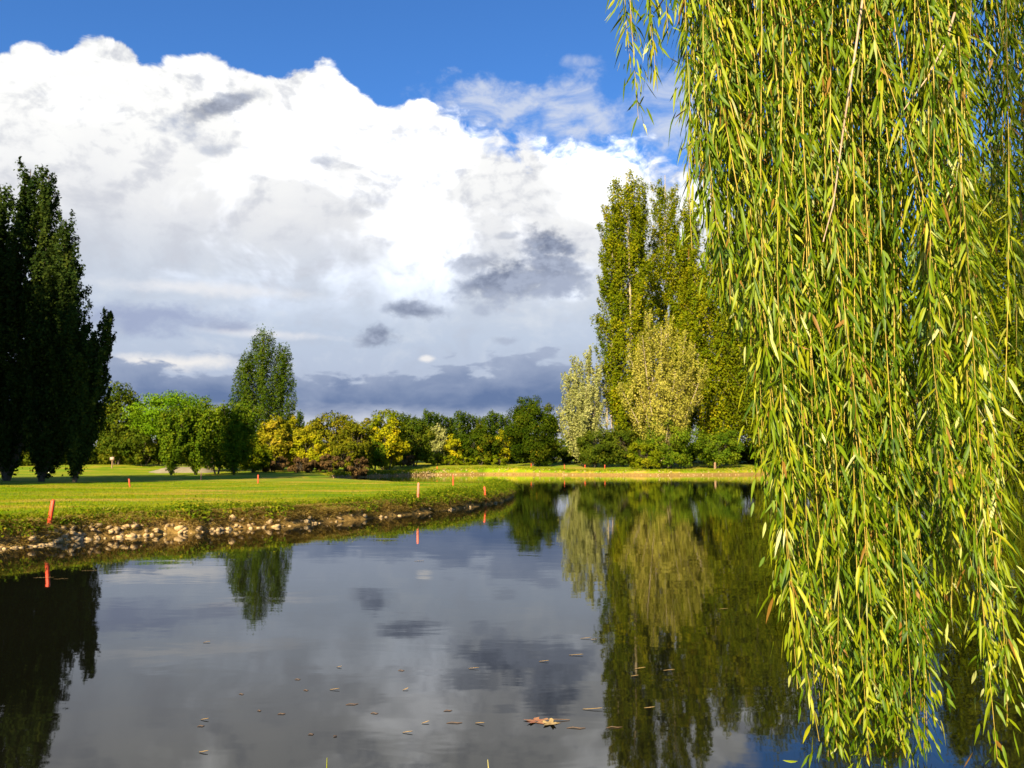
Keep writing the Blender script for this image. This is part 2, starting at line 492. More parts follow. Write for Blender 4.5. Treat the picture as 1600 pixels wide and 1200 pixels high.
# ------------------------------------------------------------------ water
def water_material():
    m, n = new_mat('pond_water')
    pos = n.new('ShaderNodeNewGeometry').outputs['Position']
    a = n.noise(n.vmath('MULTIPLY', pos, (0.9, 1.6, 1)), 1.4, 3.0, 0.5, 0.3)
    c = n.noise(n.vmath('MULTIPLY', pos, (0.7, 1.5, 1)), 7.0, 2.0, 0.5)
    patch = n.smooth(n.noise(pos, 0.12, 2.0, 0.5), 0.40, 0.66)
    h = n.add(n.mul(a, 0.012), n.mul(c, n.add(0.0004, n.mul(patch, 0.0012))))
    b = n.new('ShaderNodeBump'); b.inputs['Strength'].default_value = 0.12; b.inputs['Distance'].default_value = 1.0
    n.put(b.inputs['Height'], h)
    p = n.new('ShaderNodeBsdfPrincipled')
    n.put(p.inputs['Base Color'], n.ramp(n.noise(pos, 0.35, 3.0, 0.5), [(0.3, (0.003, 0.0032, 0.0018)), (0.7, (0.006, 0.006, 0.0035))]))
    p.inputs['Roughness'].default_value = 0.025
    p.inputs['IOR'].default_value = 1.33
    n.t.links.new(b.outputs[0], p.inputs['Normal'])
    o = n.new('ShaderNodeOutputMaterial'); n.t.links.new(p.outputs[0], o.inputs['Surface'])
    return m
wv = np.array([(-34, 0.3, 0), (125, 0.3, 0), (125, 160, 0), (-34, 160, 0)], float)
water = mesh_np('water', wv, np.array([[0, 1, 2, 3]]), water_material())
tag(water, 'still dark pond water mirroring the sky and the trees', 'water', kind='structure')

# ------------------------------------------------------------------ trees
def g3(c): return (*c, 1)
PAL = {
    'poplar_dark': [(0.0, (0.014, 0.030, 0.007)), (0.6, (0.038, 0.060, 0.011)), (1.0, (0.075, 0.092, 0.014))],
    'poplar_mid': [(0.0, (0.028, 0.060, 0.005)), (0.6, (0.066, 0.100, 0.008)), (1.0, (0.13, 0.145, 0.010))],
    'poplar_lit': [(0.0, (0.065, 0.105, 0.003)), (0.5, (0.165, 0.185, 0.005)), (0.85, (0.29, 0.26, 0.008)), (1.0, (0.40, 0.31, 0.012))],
    'olive': [(0.0, (0.070, 0.105, 0.003)), (0.5, (0.145, 0.17, 0.005)), (1.0, (0.26, 0.24, 0.009))],
    'green': [(0.0, (0.045, 0.090, 0.005)), (0.5, (0.105, 0.160, 0.008)), (1.0, (0.21, 0.23, 0.010))],
    'pine': [(0.0, (0.065, 0.15, 0.005)), (0.6, (0.14, 0.23, 0.008)), (1.0, (0.20, 0.27, 0.010))],
    'dark_green': [(0.0, (0.036, 0.062, 0.005)), (0.6, (0.085, 0.11, 0.008)), (1.0, (0.17, 0.165, 0.010))],
    'round': [(0.0, (0.022, 0.045, 0.003)), (0.5, (0.052, 0.078, 0.004)), (0.9, (0.105, 0.11, 0.006)), (1.0, (0.26, 0.19, 0.010))],
    'yellow': [(0.0, (0.17, 0.19, 0.006)), (0.5, (0.36, 0.33, 0.008)), (1.0, (0.55, 0.40, 0.012))],
    'gold': [(0.0, (0.14, 0.15, 0.006)), (0.5, (0.28, 0.25, 0.010)), (1.0, (0.46, 0.32, 0.025))],
    'brown': [(0.0, (0.070, 0.085, 0.005)), (0.5, (0.14, 0.14, 0.007)), (1.0, (0.25, 0.19, 0.012))],
    'russet': [(0.0, (0.07, 0.042, 0.016)), (0.5, (0.13, 0.078, 0.030)), (1.0, (0.20, 0.11, 0.045))],
    'silver': [(0.0, (0.19, 0.20, 0.050)), (0.5, (0.33, 0.33, 0.10)), (1.0, (0.50, 0.46, 0.18))],
    'silver_gold': [(0.0, (0.20, 0.20, 0.020)), (0.5, (0.38, 0.34, 0.050)), (1.0, (0.56, 0.46, 0.11))],
}
def pal(name): return leaf_mat('leaves_' + name, PAL[name])

def base_at(px, dist):
    x = at(px, 727, dist)[0]
    return np.array([x, dist, float(ground_z(np.array([x]), np.array([dist]), False)[0])])

def height_to(px, py, dist, z0):
    return at(px, py, dist)[2] - z0

def finish_tree(name, loc, wood, crown, label, cat, group, palette, wood_mat=None):
    o = empty(name, loc)
    tag(o, label, cat, group)
    mesh_np('trunk', *wood, wood_mat or BARK, o, smooth=True)
    v, f, var = crown
    c = mesh_np('crown', v, f, pal(palette), o, var)
    c['kind'] = 'stuff'
    return o

def poplar_geo(H, W, seed, n_leaf, leaf, leads=((0, 0, 1.0, 1.0),), nb=130, rise=0.17, low=0.0, loose=1.0, thick=1.0, foot=(0.62, 0.80), tight=1.0, head=(0.86, 0.60, 0.30)):
    """upswept branches round one or more leaders; leads = (dx, dy, height share, width share)"""
    rng = np.random.default_rng(seed)
    wood = []; C = []; Nn = []; V = []; AL = []
    tot = sum(l[2] * l[3] for l in leads)
    for ld in leads:
        dx, dy, hs, ws = ld[:4]
        h, wdt = H * hs, W * ws
        share = hs * ws / tot
        zz = np.linspace(0, h * 0.97, 9)
        sway = rng.normal(size=2) * wdt * 0.03
        k = (zz / h) ** ld[4] if len(ld) > 4 else np.clip(zz / (h * 0.25), 0, 1) ** 0.8
        axp = np.stack([dx * k + sway[0] * np.sin(zz / h * 4), dy * k + sway[1] * np.sin(zz / h * 3), zz], 1)
        r0 = (0.0085 * h + 0.03) * thick
        wood.append(tube(axp, r0 * np.linspace(1, 0.12, 9), 7))
        n_b = int(nb * (0.5 + 0.5 * share * len(leads)))
        for b in range(n_b):
            t = low + (0.95 - low) * ((b + rng.uniform(0, 1)) / n_b)
            ph = b * 2.399963 + rng.normal() * 0.4
            prof = np.interp(t, [0, 0.06, 0.18, 0.38, 0.62, 0.82, 0.95, 1], [foot[0], foot[1], 0.95, 1.0, head[0], head[1], head[2], 0.12])
            lump = 1 + 0.22 * math.sin(3 * ph + seed) * math.sin(9 * t + seed) + rng.normal() * 0.10 * loose
            R = wdt * 0.5 * prof * lump
            up = h * rise * rng.uniform(0.7, 1.25) * (1.15 - 0.5 * t)
            z0 = h * t * 0.93
            up = min(up, h * 1.0 - z0)
            m = max(6, int(n_leaf * share / n_b * (0.35 + prof)))
            s = rng.uniform(0.08, 1, m) ** 0.75
            rad = R * s ** 0.8
            cx = np.interp(z0, zz, axp[:, 0]); cy = np.interp(z0, zz, axp[:, 1])
            c = np.stack([cx + rad * math.cos(ph), cy + rad * math.sin(ph), z0 + up * s ** 1.25], 1)
            spread = (0.05 + 0.085 * np.sin(np.pi * np.clip(s, 0, 0.97))) * wdt * 0.75 * tight
            c += rng.normal(size=(m, 3)) * spread[:, None] * np.array([0.8, 0.8, 1.3])
            C.append(c)
            Nn.append(np.tile([math.cos(ph) * 0.9, math.sin(ph) * 0.9, 0.45], (m, 1)) + rng.normal(size=(m, 3)) * 0.75)
            V.append(np.clip(rng.normal(0.45 + rng.normal() * 0.13, 0.2, m), 0, 1))
            if b % 3 == 0:
                ss = np.linspace(0, 0.85, 5)
                wood.append(tube(np.stack([cx + R * ss ** 0.8 * math.cos(ph), cy + R * ss ** 0.8 * math.sin(ph), z0 + up * ss ** 1.25], 1),
                                 r0 * 0.28 * (1 - t * 0.6) * np.linspace(1, 0.25, 5), 4))
    c = np.concatenate(C)
    keep = c[:, 2] > 0.012 * H
    c = c[keep]
    v, f = leaf_quads(c, leaf, np.concatenate(Nn)[keep], rng, 0.75)
    return join(wood), (v, f, np.concatenate(V)[keep])

def broad_geo(H, W, seed, n_leaf, leaf, clear=0.12, n_clump=60, squash=1.0, stems=3, top=1.0, droop=0.0, fluff=1.0, D=None):
    """rounded crown of many leaf clumps carried by forked limbs; W across, crown from clear*H up to H; low ones are mounds on the ground"""
    rng = np.random.default_rng(seed)
    D = D or W
    mound = clear < 0.11
    zc, rz = (H * 0.42, H * 0.58) if mound else (H * (clear + 1) / 2, H * (1 - clear) / 2)
    wood = []; C = []; Nn = []; V = []
    ends = []
    n_clump = int(n_clump * 1.6)
    for k in range(n_clump):
        q = unit(rng.normal(size=(1, 3)))[0]
        rr = rng.uniform(0.35, 1.0) ** 0.5
        lump = min(1.1, 1 + 0.11 * math.sin(4.1 * q[0] + seed) + 0.08 * math.sin(5.3 * q[2] - seed * 1.7) + 0.08 * math.sin(6 * q[1] + seed) + rng.normal() * 0.05)
        prof = 1.0 if q[2] < 0 else (1 - q[2] ** 2 * (1 - top) * 0.5)
        if mound and q[2] < 0:
            q = q / (np.linalg.norm(q[:2]) + 0.25) * np.array([1, 1, 0.72 * (np.linalg.norm(q[:2]) + 0.25)])
            lump = 0.94 * lump
        rad = np.array([W / 2, D / 2, rz]) * rr * lump * 0.86
        p = q * rad * np.array([prof, prof, 1]) + np.array([0, 0, zc])
        ends.append(p)
        rc = 0.095 * (min(W, 1.6 * H) + H) / 2 * rng.uniform(0.6, 1.4) * fluff
        p[2] = max(p[2], rc * 0.4 if mound else H * clear * 0.6)
        m = max(5, int(n_leaf / n_clump * rng.uniform(0.7, 1.3)))
        u = unit(rng.normal(size=(m, 3)))
        c = p + u * rc * (rng.uniform(0.2, 1, (m, 1)) ** 0.5) * np.array([1.1, 1.1, 0.9 * squash])
        c[:, 2] -= droop * rc * np.linalg.norm(u[:, :2], axis=1)
        C.append(c); Nn.append(u * 0.7 + q * 0.4 + np.array([0, 0, 0.15]) + rng.normal(size=(m, 3)) * 0.5)
        V.append(np.clip(rng.normal(0.45 + rng.normal() * 0.2, 0.17, m), 0, 1))
    r0 = 0.010 * H + 0.03
    for s in range(stems):
        a = s * 2 * math.pi / max(1, stems) + seed
        o = np.array([math.cos(a), math.sin(a), 0]) * r0 * (1.4 if stems > 1 else 0)
        tipp = np.array([math.cos(a) * W * 0.18 * (stems > 1), math.sin(a) * D * 0.18 * (stems > 1), H * 0.68])
        tt = np.linspace(0, 1, 7)[:, None]
        wood.append(tube(o + (tipp - o) * tt + np.sin(tt * 5 + a) * W * 0.015, r0 * np.linspace(1, 0.25, 7), 6))
        for e in ends[s::max(1, stems) * 2][:12]:
            st = o + (tipp - o) * rng.uniform(0.2, 0.75)
            if e[2] < st[2] - 0.2: continue
            tt4 = np.linspace(0, 1, 5)[:, None]
            wood.append(tube(st + (e - st) * tt4 * 0.9 + np.array([0, 0, 1]) * np.sin(tt4 * math.pi) * 0.05 * H, r0 * 0.3 * np.linspace(1, 0.25, 5), 4))
    c = np.concatenate(C); keep = c[:, 2] > 0.0
    v, f = leaf_quads(c[keep], leaf, np.concatenate(Nn)[keep], rng, 0.7)
    return join(wood), (v, f, np.concatenate(V)[keep])

def vase_geo(H, W, seed, n_leaf, leaf, nb=26, clear=0.06, spread=1.0):
    """many stems fanning up from one foot, leafy from low down"""
    rng = np.random.default_rng(seed)
    wood = []; C = []; Nn = []; V = []
    for b in range(nb):
        ph = b * 2.399963 + rng.normal() * 0.3
        q = math.sqrt((b + 0.5) / nb)
        R = W * 0.5 * q * spread
        h = H * (1.0 - 0.22 * q * q) * rng.uniform(0.86, 1.04)
        ss = np.linspace(0, 1, 7)
        pts = np.stack([R * ss ** 1.1 * math.cos(ph), R * ss ** 1.1 * math.sin(ph), h * ss ** (1 - 0.2 * q)], 1)
        wood.append(tube(pts, (0.012 * H + 0.02) * np.linspace(1, 0.15, 7), 5))
        m = int(n_leaf / nb)
        s = rng.uniform(clear + 0.08, 1.0, m) ** 0.8
        c = np.stack([np.interp(s, ss, pts[:, k]) for k in range(3)], 1)
        sp = W * 0.085 * (0.5 + 1.0 * np.sin(np.pi * np.clip(s, 0, 0.93)))
        c += rng.normal(size=(m, 3)) * sp[:, None] * np.array([1, 1, 1.2])
        C.append(c); Nn.append(np.tile([math.cos(ph) * 0.8, math.sin(ph) * 0.8, 0.5], (m, 1)) + rng.normal(size=(m, 3)) * 0.7)
        V.append(np.clip(rng.normal(0.45 + rng.normal() * 0.16, 0.2, m), 0, 1))
    c = np.concatenate(C); keep = c[:, 2] > 0.02 * H
    v, f = leaf_quads(c[keep], leaf, np.concatenate(Nn)[keep], rng, 0.6)
    return join(wood), (v, f, np.concatenate(V)[keep])

def px_w(npx, dist): return npx * dist / F

# --- dark poplars on the left
def lpoplar(px, dist, ytop, wpx, seed, n, palette, label, leads=((0, 0, 1, 1),), leaf=0.17, name='poplar_tree', group=None, nb=130, loose=1.3, rise=0.17, wood_mat=None, low=0.0, cat='poplar tree', **kw):
    b = base_at(px, dist)
    H = height_to(px, ytop, dist, b[2])
    wood, crown = poplar_geo(H, px_w(wpx, dist), seed, n, leaf, leads, nb, rise, low, loose, **kw)
    return finish_tree(name, b, wood, crown, label, cat, group, palette, wood_mat)

def btree(px, dist, ytop, wpx, seed, n, leaf, palette, name, label, cat='tree', group=None, wood_mat=None, dz=0.0, **kw):
    b = base_at(px, dist); b[2] -= dz
    H = height_to(px, ytop, dist, b[2])
    wood, crown = broad_geo(H, px_w(wpx, dist), seed, n, leaf, **kw)
    return finish_tree(name, b, wood, crown, label, cat, group, palette, wood_mat)

LG = 'dark poplars on the lawn'
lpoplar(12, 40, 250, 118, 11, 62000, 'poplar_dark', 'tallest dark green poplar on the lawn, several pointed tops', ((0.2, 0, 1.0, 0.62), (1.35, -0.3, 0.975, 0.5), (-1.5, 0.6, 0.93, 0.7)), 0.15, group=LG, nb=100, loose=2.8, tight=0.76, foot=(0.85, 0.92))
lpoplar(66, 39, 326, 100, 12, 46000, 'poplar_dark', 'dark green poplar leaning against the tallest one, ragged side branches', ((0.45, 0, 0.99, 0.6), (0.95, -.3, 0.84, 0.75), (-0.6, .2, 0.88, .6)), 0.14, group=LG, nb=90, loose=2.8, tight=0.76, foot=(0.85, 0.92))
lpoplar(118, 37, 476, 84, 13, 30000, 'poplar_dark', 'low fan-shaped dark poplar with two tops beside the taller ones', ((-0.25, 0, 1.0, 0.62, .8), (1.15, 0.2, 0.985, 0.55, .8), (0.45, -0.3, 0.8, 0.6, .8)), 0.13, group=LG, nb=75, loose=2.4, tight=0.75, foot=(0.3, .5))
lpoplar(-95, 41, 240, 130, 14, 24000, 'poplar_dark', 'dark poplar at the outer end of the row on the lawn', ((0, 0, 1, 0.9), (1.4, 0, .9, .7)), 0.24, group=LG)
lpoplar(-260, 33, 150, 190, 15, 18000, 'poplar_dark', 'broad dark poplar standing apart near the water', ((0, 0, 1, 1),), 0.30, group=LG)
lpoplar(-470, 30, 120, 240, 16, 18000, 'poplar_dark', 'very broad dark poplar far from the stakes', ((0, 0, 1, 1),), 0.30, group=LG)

for k, (x, y, h, lb) in enumerate(((-25.8, 22.5, 18, 'at the corner of the shaded lawn'), (-29.5, 20.5, 20, 'by the inner bay of the pond'), (-33.8, 22, 21, 'between the bay and the lawn'), (-38.5, 27, 20, 'at the back of the outer row'))):
    z = float(ground_z(np.array([x]), np.array([y]), False)[0])
    wood, crown = poplar_geo(h, 5.6, 600 + k, 14000, 0.30, ((0, 0, 1, 1),), 120, 0.17, 0.0, 1.4)
    finish_tree('poplar_tree', (x, y, z), wood, crown, 'dark poplar of the outer row ' + lb, 'poplar tree', LG, 'poplar_dark')

# --- middle distance, left to right
btree(182, 84, 595, 92, 21, 14000, 0.26, 'dark_green', 'broadleaf_tree', 'dusky broad tree just behind the dark poplars', clear=0.02, n_clump=90)
btree(60, 92, 640, 150, 22, 9000, 0.34, 'dark_green', 'broadleaf_tree', 'low dark tree half hidden behind the poplar trunks', clear=0.02, n_clump=60)
btree(-60, 92, 620, 150, 23, 7000, 0.34, 'dark_green', 'broadleaf_tree', 'wide dark tree behind the tallest poplar', clear=0.02, n_clump=60)
for k, (px, lb) in enumerate(((-10, 'the tallest poplar'), (60, 'the white flag pole'), (125, 'the fan-shaped dark poplar'), (195, 'the small pale sign'), (262, 'the bright pine'))):
    btree(px, 97, 690, 110, 560 + k, 4800, 0.3, 'dark_green', 'hedge_shrub', 'dim green hedge shrub at the back of the lawn beyond ' + lb, 'shrub', group='hedge shrubs at the back of the lawn', clear=0.0, n_clump=40, fluff=1.3)
btree(262, 80, 613, 136, 24, 20000, 0.20, 'pine', 'umbrella_pine', 'bright green flat-topped pine behind the clump of stems', 'pine tree', clear=0.36, n_clump=80, squash=0.8, stems=1, fluff=1.2)
btree(226, 82, 660, 110, 25, 9000, 0.25, 'dark_green', 'shrub', 'dark green shrub under the bright pine', 'shrub', clear=0.0, n_clump=60)
btree(180, 88, 668, 70, 125, 5000, 0.25, 'brown', 'shrub', 'brownish shrub under the dusky tree by the small sign', 'shrub', clear=0.0, n_clump=40)
FAN = lambda w: ((0, 0, 1.0, 0.5, 1.0), (-w, .3, 0.93, 0.45, .9), (w, -.3, 0.95, 0.45, .9), (w * .5, .6, 0.9, 0.4, .9), (-w * .55, -.5, 0.97, 0.4, .9))
def fan(px, dist, ytop, wpx, seed, n, leaf, palette, name, label, cat='tree', group=None, wood_mat=None, w=0.3, nb=52, loose=2.0, rise=0.16, **kw):
    kw.setdefault('tight', 0.8)
    W = px_w(wpx, dist)
    return lpoplar(px, dist, ytop, wpx, seed, n, palette, label, FAN(W * w), leaf, name, group, nb, loose, rise, wood_mat, 0.0, cat, foot=kw.pop('foot', (0.12, 0.4)), **kw)
fan(268, 61, 636, 66, 26, 11000, 0.16, 'green', 'clump_tree', 'green many-stemmed tree with a narrow foot, beside the sandy slope')
fan(306, 62, 630, 74, 27, 11000, 0.16, 'green', 'clump_tree', 'taller green many-stemmed tree in the middle of the clump')
fan(366, 63, 624, 100, 28, 12500, 0.17, 'green', 'clump_tree', 'yellow-flecked green tree on slanting bare trunks', foot=(0.02, 0.12), nb=60)
btree(340, 67, 650, 84, 29, 7000, 0.19, 'green', 'shrub', 'green shrub between the many-stemmed trees', 'shrub', clear=0.05, n_clump=50)
btree(330, 74, 622, 110, 129, 8000, 0.24, 'olive', 'broadleaf_tree', 'olive tree behind the many-stemmed clump', clear=0.05, n_clump=60)
lpoplar(406, 100, 517, 87, 31, 36000, 'poplar_mid', 'lone three-topped green poplar rising above the hedgerow', ((0, 0, 1.0, 0.66), (-2.0, -.4, 0.84, 0.46), (2.45, .3, 0.905, 0.46)), 0.20, loose=0.7, nb=130, rise=0.2)
btree(425, 78, 650, 72, 32, 8000, 0.23, 'gold', 'autumn_tree', 'tan and orange bush below the lone poplar', 'shrub', clear=0.02, n_clump=60)
btree(462, 80, 648, 80, 33, 9000, 0.23, 'gold', 'autumn_tree', 'orange-tinged bush next to the bright yellow one', 'shrub', clear=0.02, n_clump=60)
btree(396, 72, 686, 66, 34, 5000, 0.21, 'olive', 'shrub', 'low yellow-green bush leaning out under the orange bushes', 'shrub', clear=0.02, n_clump=36)
btree(486, 75, 676, 60, 35, 6500, 0.20, 'yellow', 'autumn_tree', 'bright yellow small tree before the brown dome', 'tree', clear=0.10, n_clump=44)
btree(524, 88, 634, 104, 36, 13000, 0.25, 'brown', 'broadleaf_tree', 'dome-shaped olive brown tree', clear=0.02, n_clump=80)
btree(558, 86, 648, 64, 37, 7000, 0.25, 'brown', 'broadleaf_tree', 'smaller brown tree joined to the brown dome', clear=0.02, n_clump=50)
btree(540, 82, 683, 80, 38, 6500, 0.23, 'brown', 'shrub', 'brown-green shrub at the foot of the brown dome', 'shrub', clear=0.0, n_clump=44)
for k, (px, d, yt, w_, lb) in enumerate(((428, 74, 707, 60, 'below the tan and orange bush'), (470, 73, 712, 54, 'below the bright yellow small tree'),
                                         (512, 75, 708, 60, 'before the brown dome'), (556, 80, 712, 50, 'at the edge of the far lawn shadow'))):
    btree(px, d, yt, w_, 140 + k, 3400, 0.18, 'russet', 'russet_shrub', 'low reddish brown shrub ' + lb, 'shrub', group='reddish brown shrubs before the hedgerow', clear=0.0, n_clump=30)
btree(600, 100, 630, 78, 39, 10000, 0.27, 'olive', 'broadleaf_tree', 'tall yellow-green tree beside the brown dome', clear=0.04, n_clump=64)
btree(606, 96, 652, 74, 40, 9000, 0.25, 'yellow', 'autumn_tree', 'yellow and lime tree before the dark hedgerow trees', clear=0.10, n_clump=54)
btree(585, 94, 678, 50, 41, 4500, 0.25, 'green', 'shrub', 'lime green shrub under the yellow and lime tree', 'shrub', clear=0.0, n_clump=34)
btree(648, 108, 646, 72, 42, 10000, 0.28, 'dark_green', 'broadleaf_tree', 'dark olive tree between the lime tree and the pale willow', clear=0.0, n_clump=64)
btree(628, 105, 703, 48, 43, 3000, 0.25, 'russet', 'shrub', 'dull brown low shrub at the edge of the far lawn', 'shrub', clear=0.0, n_clump=24)
fan(684, 116, 662, 34, 44, 4200, 0.26, 'silver', 'pale_willow', 'small pale grey-green willow before the far poplar row', 'willow', nb=40)
btree(708, 114, 676, 38, 45, 3800, 0.26, 'yellow', 'autumn_tree', 'small yellow tree beside the small pale willow', clear=0.0, n_clump=32)
btree(676, 112, 704, 50, 46, 3200, 0.26, 'yellow', 'shrub', 'low yellow shrub below the small pale willow', 'shrub', clear=0.0, n_clump=26)
btree(748, 116, 663, 90, 47, 12000, 0.28, 'round', 'broadleaf_tree', 'wide olive green bush between yellow bushes', clear=0.0, n_clump=70)
btree(787, 116, 668, 32, 48, 2800, 0.26, 'yellow', 'shrub', 'narrow yellow shrub beside the round tree', 'shrub', clear=0.0, n_clump=24)
for k, (px, lb) in enumerate(((700, 'below the small yellow tree'), (726, 'under the yellow edge of the wide olive bush'), (752, 'below the wide olive bush'), (778, 'beside the round tree'))):
    btree(px, 111, 711, 40, 150 + k, 1800, 0.24, 'olive', 'undergrowth', 'low yellow-green undergrowth ' + lb, 'shrub', group='undergrowth along the far lawn', clear=0.0, n_clump=20)
# far row of poplars
far_w, far_c = poplar_geo(16.6, 4.0, 61, 3000, 0.42, nb=44, loose=0.5)
fp = None
far_xs = [452, 466, 628, 637, 647, 656, 665, 673, 682, 690, 699, 707, 716, 724, 732, 741, 750, 758, 767, 775, 784, 793, 1230, 1250]
for k, px in enumerate(far_xs):
    b = base_at(px, 262 + (k * 37 % 17))
    if fp is None:
        fp = finish_tree('far_poplar', b, far_w, far_c, 'slim dark poplar in the distant row behind the hedgerow', 'poplar tree', 'distant row of poplars', 'poplar_mid')
        o = fp
    else:
        o = fp.copy(); COL.objects.link(o); o.location = b
        for ch in fp.children:
            c = ch.copy(); COL.objects.link(c); c.parent = o
    sc = 0.93 + 0.14 * ((k * 53 % 29) / 29)
    o.scale = (1.0 + 0.2 * math.sin(k * 2.1), 1, sc)
    o.rotation_euler = (0, 0, k * 1.3)
# distant wood closing the horizon
for k in range(34):
    px = -420 + k * 74
    btree(px, 320 + (k * 61 % 50), 688 - (k * 29 % 23), 120, 470 + k, 2400, 1.1, 'dark_green', 'distant_tree', 'dim tree of the distant wood on the horizon', 'tree', group='distant wood on the horizon', clear=0.0, n_clump=36, D=20, fluff=1.9)
# dim hedge shrubs filling the gaps low behind the hedgerow
for k, (px, lb) in enumerate(((330, 'the many-stemmed clump'), (395, 'the lone poplar'), (450, 'the orange-tinged bush'), (505, 'the bright yellow small tree'), (570, 'the brown dome'), (630, 'the yellow and lime tree'),
                              (690, 'the small pale willow'), (745, 'the wide olive bush'), (800, 'the narrow yellow shrub'), (868, 'the round dark tree'), (1150, 'the rounded green shrub'), (1235, 'the fan-shaped olive tree'),
                              (930, 'the silvery willow'), (985, 'the tall sunlit poplar'), (1040, 'the golden willow'), (1095, 'the second tall poplar'), (1195, 'the olive poplar'), (1300, 'the half hidden olive poplar'), (1380, 'the broad dark tree'), (1470, 'the thin end of the willow'), (1560, 'the shaded strands'))):
    btree(px, 122 if px < 1280 else 142, 702 - (k * 7 % 12), 96, 520 + k, 4800, 0.34, 'dark_green', 'hedge_shrub', 'dim green hedge shrub low behind ' + lb, 'shrub', group='hedge shrubs behind the trees', clear=0.0, n_clump=40, fluff=1.3)

# --- far bank on the right
btree(832, 108, 609, 104, 51, 36000, 0.23, 'round', 'broadleaf_tree', 'round dark green tree with yellowing tips on the far bank', clear=0.03, n_clump=110, droop=0.2, stems=1, top=1.0, fluff=1.0)
def sheaf(px, dist, ytop, wpx, seed, n, leaf, palette, label, leads, nb=42, rise=0.2):
    W = px_w(wpx, dist)
    return lpoplar(px, dist, ytop, wpx, seed, n, palette, label, tuple((a * W, b * W, h, w, 0.85) for a, b, h, w in leads), leaf, 'pale_willow', None, nb, 2.2, rise, BARK_PALE, 0.06, 'willow', foot=(0.25, 0.6), thick=0.75, tight=0.72)
sheaf(912, 106.5, 541, 100, 52, 28000, 0.22, 'silver', 'tall silvery willow on the far bank beside the round tree', ((0.10, 0, 1.0, .34), (-.12, .1, .93, .36), (.28, -.1, .86, .30), (-.30, 0, .78, .34), (.02, -.2, .66, .5), (-.36, .1, .5, .4), (.34, 0, .55, .4)))
btree(930, 104.5, 664, 70, 53, 8500, 0.24, 'dark_green', 'shrub', 'dark shrub under the silvery willow', 'shrub', clear=0.0, n_clump=54)
btree(972, 106, 660, 74, 54, 8000, 0.24, 'dark_green', 'shrub', 'dark shrub between the silvery willow and the golden one', 'shrub', clear=0.0, n_clump=54)
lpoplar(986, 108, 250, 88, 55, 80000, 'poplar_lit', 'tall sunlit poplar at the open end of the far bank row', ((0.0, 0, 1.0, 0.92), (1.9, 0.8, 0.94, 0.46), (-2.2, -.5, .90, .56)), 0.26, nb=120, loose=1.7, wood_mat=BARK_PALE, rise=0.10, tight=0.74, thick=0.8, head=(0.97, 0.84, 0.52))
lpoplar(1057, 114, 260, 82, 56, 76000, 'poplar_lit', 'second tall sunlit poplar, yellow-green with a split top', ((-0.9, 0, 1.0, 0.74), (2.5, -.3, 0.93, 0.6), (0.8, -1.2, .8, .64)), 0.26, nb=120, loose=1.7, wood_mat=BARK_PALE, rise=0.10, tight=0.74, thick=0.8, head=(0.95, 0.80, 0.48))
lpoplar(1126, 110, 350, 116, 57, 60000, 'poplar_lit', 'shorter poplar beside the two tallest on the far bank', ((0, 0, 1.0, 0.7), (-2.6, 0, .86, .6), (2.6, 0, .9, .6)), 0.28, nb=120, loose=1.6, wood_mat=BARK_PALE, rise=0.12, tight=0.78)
sheaf(1034, 102, 482, 160, 58, 34000, 0.21, 'silver_gold', 'golden grey willow with pale branches at the water edge', ((-.12, 0, 1.0, .22), (.12, .1, .99, .22), (0.0, -.1, .9, .28), (-.30, .1, .78, .28), (.36, 0, .80, .28), (.24, -.15, .86, .25), (-.20, -.15, .84, .25), (-.42, 0, .56, .3), (.44, -.1, .66, .3), (.1, -.25, .6, .4)), nb=34)
btree(1045, 101.6, 646, 120, 59, 13000, 0.23, 'green', 'shrub', 'green shrub overhanging the water under the golden willow', 'shrub', clear=0.0, n_clump=76)
btree(1010, 100.4, 688, 70, 60, 6000, 0.22, 'olive', 'shrub', 'yellow-green shrub dipping into the water under the golden willow', 'shrub', clear=0.0, n_clump=40, dz=0.25)
btree(1122, 103, 666, 92, 62, 9500, 0.23, 'green', 'shrub', 'rounded green shrub beside the wooden stump post', 'shrub', clear=0.0, n_clump=56)
fan(1196, 104, 440, 170, 63, 34000, 0.28, 'olive', 'broadleaf_tree', 'olive yellow tree fanning up from a narrow foot', nb=110, foot=(.12, .45), w=0.28)
lpoplar(1192, 116, 340, 120, 64, 32000, 'olive', 'olive poplar behind the fan-shaped tree', ((0, 0, 1.0, 1.0),), 0.36, nb=140)
lpoplar(1290, 120, 300, 170, 65, 34000, 'olive', 'olive poplar half hidden behind the hanging willow', ((0, 0, 1.0, 1.0),), 0.40, nb=130)
btree(1330, 118, 560, 190, 66, 12000, 0.36, 'dark_green', 'broadleaf_tree', 'broad dark tree behind the hanging willow', clear=0.0, n_clump=80)
btree(1460, 128, 560, 190, 67, 12000, 0.38, 'dark_green', 'broadleaf_tree', 'dark tree behind the thin end of the hanging willow', clear=0.0, n_clump=80)
lpoplar(1368, 126, 300, 120, 165, 32000, 'olive', 'dense olive poplar behind the middle of the hanging willow', ((0, 0, 1.0, 1.0),), 0.42, nb=150)
lpoplar(1480, 134, 310, 80, 168, 24000, 'olive', 'slim olive poplar behind the thin end of the hanging willow', ((0, 0, 1.0, 1.0),), 0.42, nb=120)
lpoplar(1556, 130, 250, 190, 68, 44000, 'olive', 'tall olive poplar behind the shaded strands', ((0, 0, 1.0, 1.0),), 0.45, nb=130)
lpoplar(1650, 128, 205, 200, 69, 44000, 'olive', 'broad olive poplar at the end of the far bank', ((0, 0, 1.0, 1.0),), 0.45, nb=130)
btree(1600, 138, 600, 210, 70, 11000, 0.40, 'dark_green', 'broadleaf_tree', 'dark tree under the broad olive poplar', clear=0.0, n_clump=80)
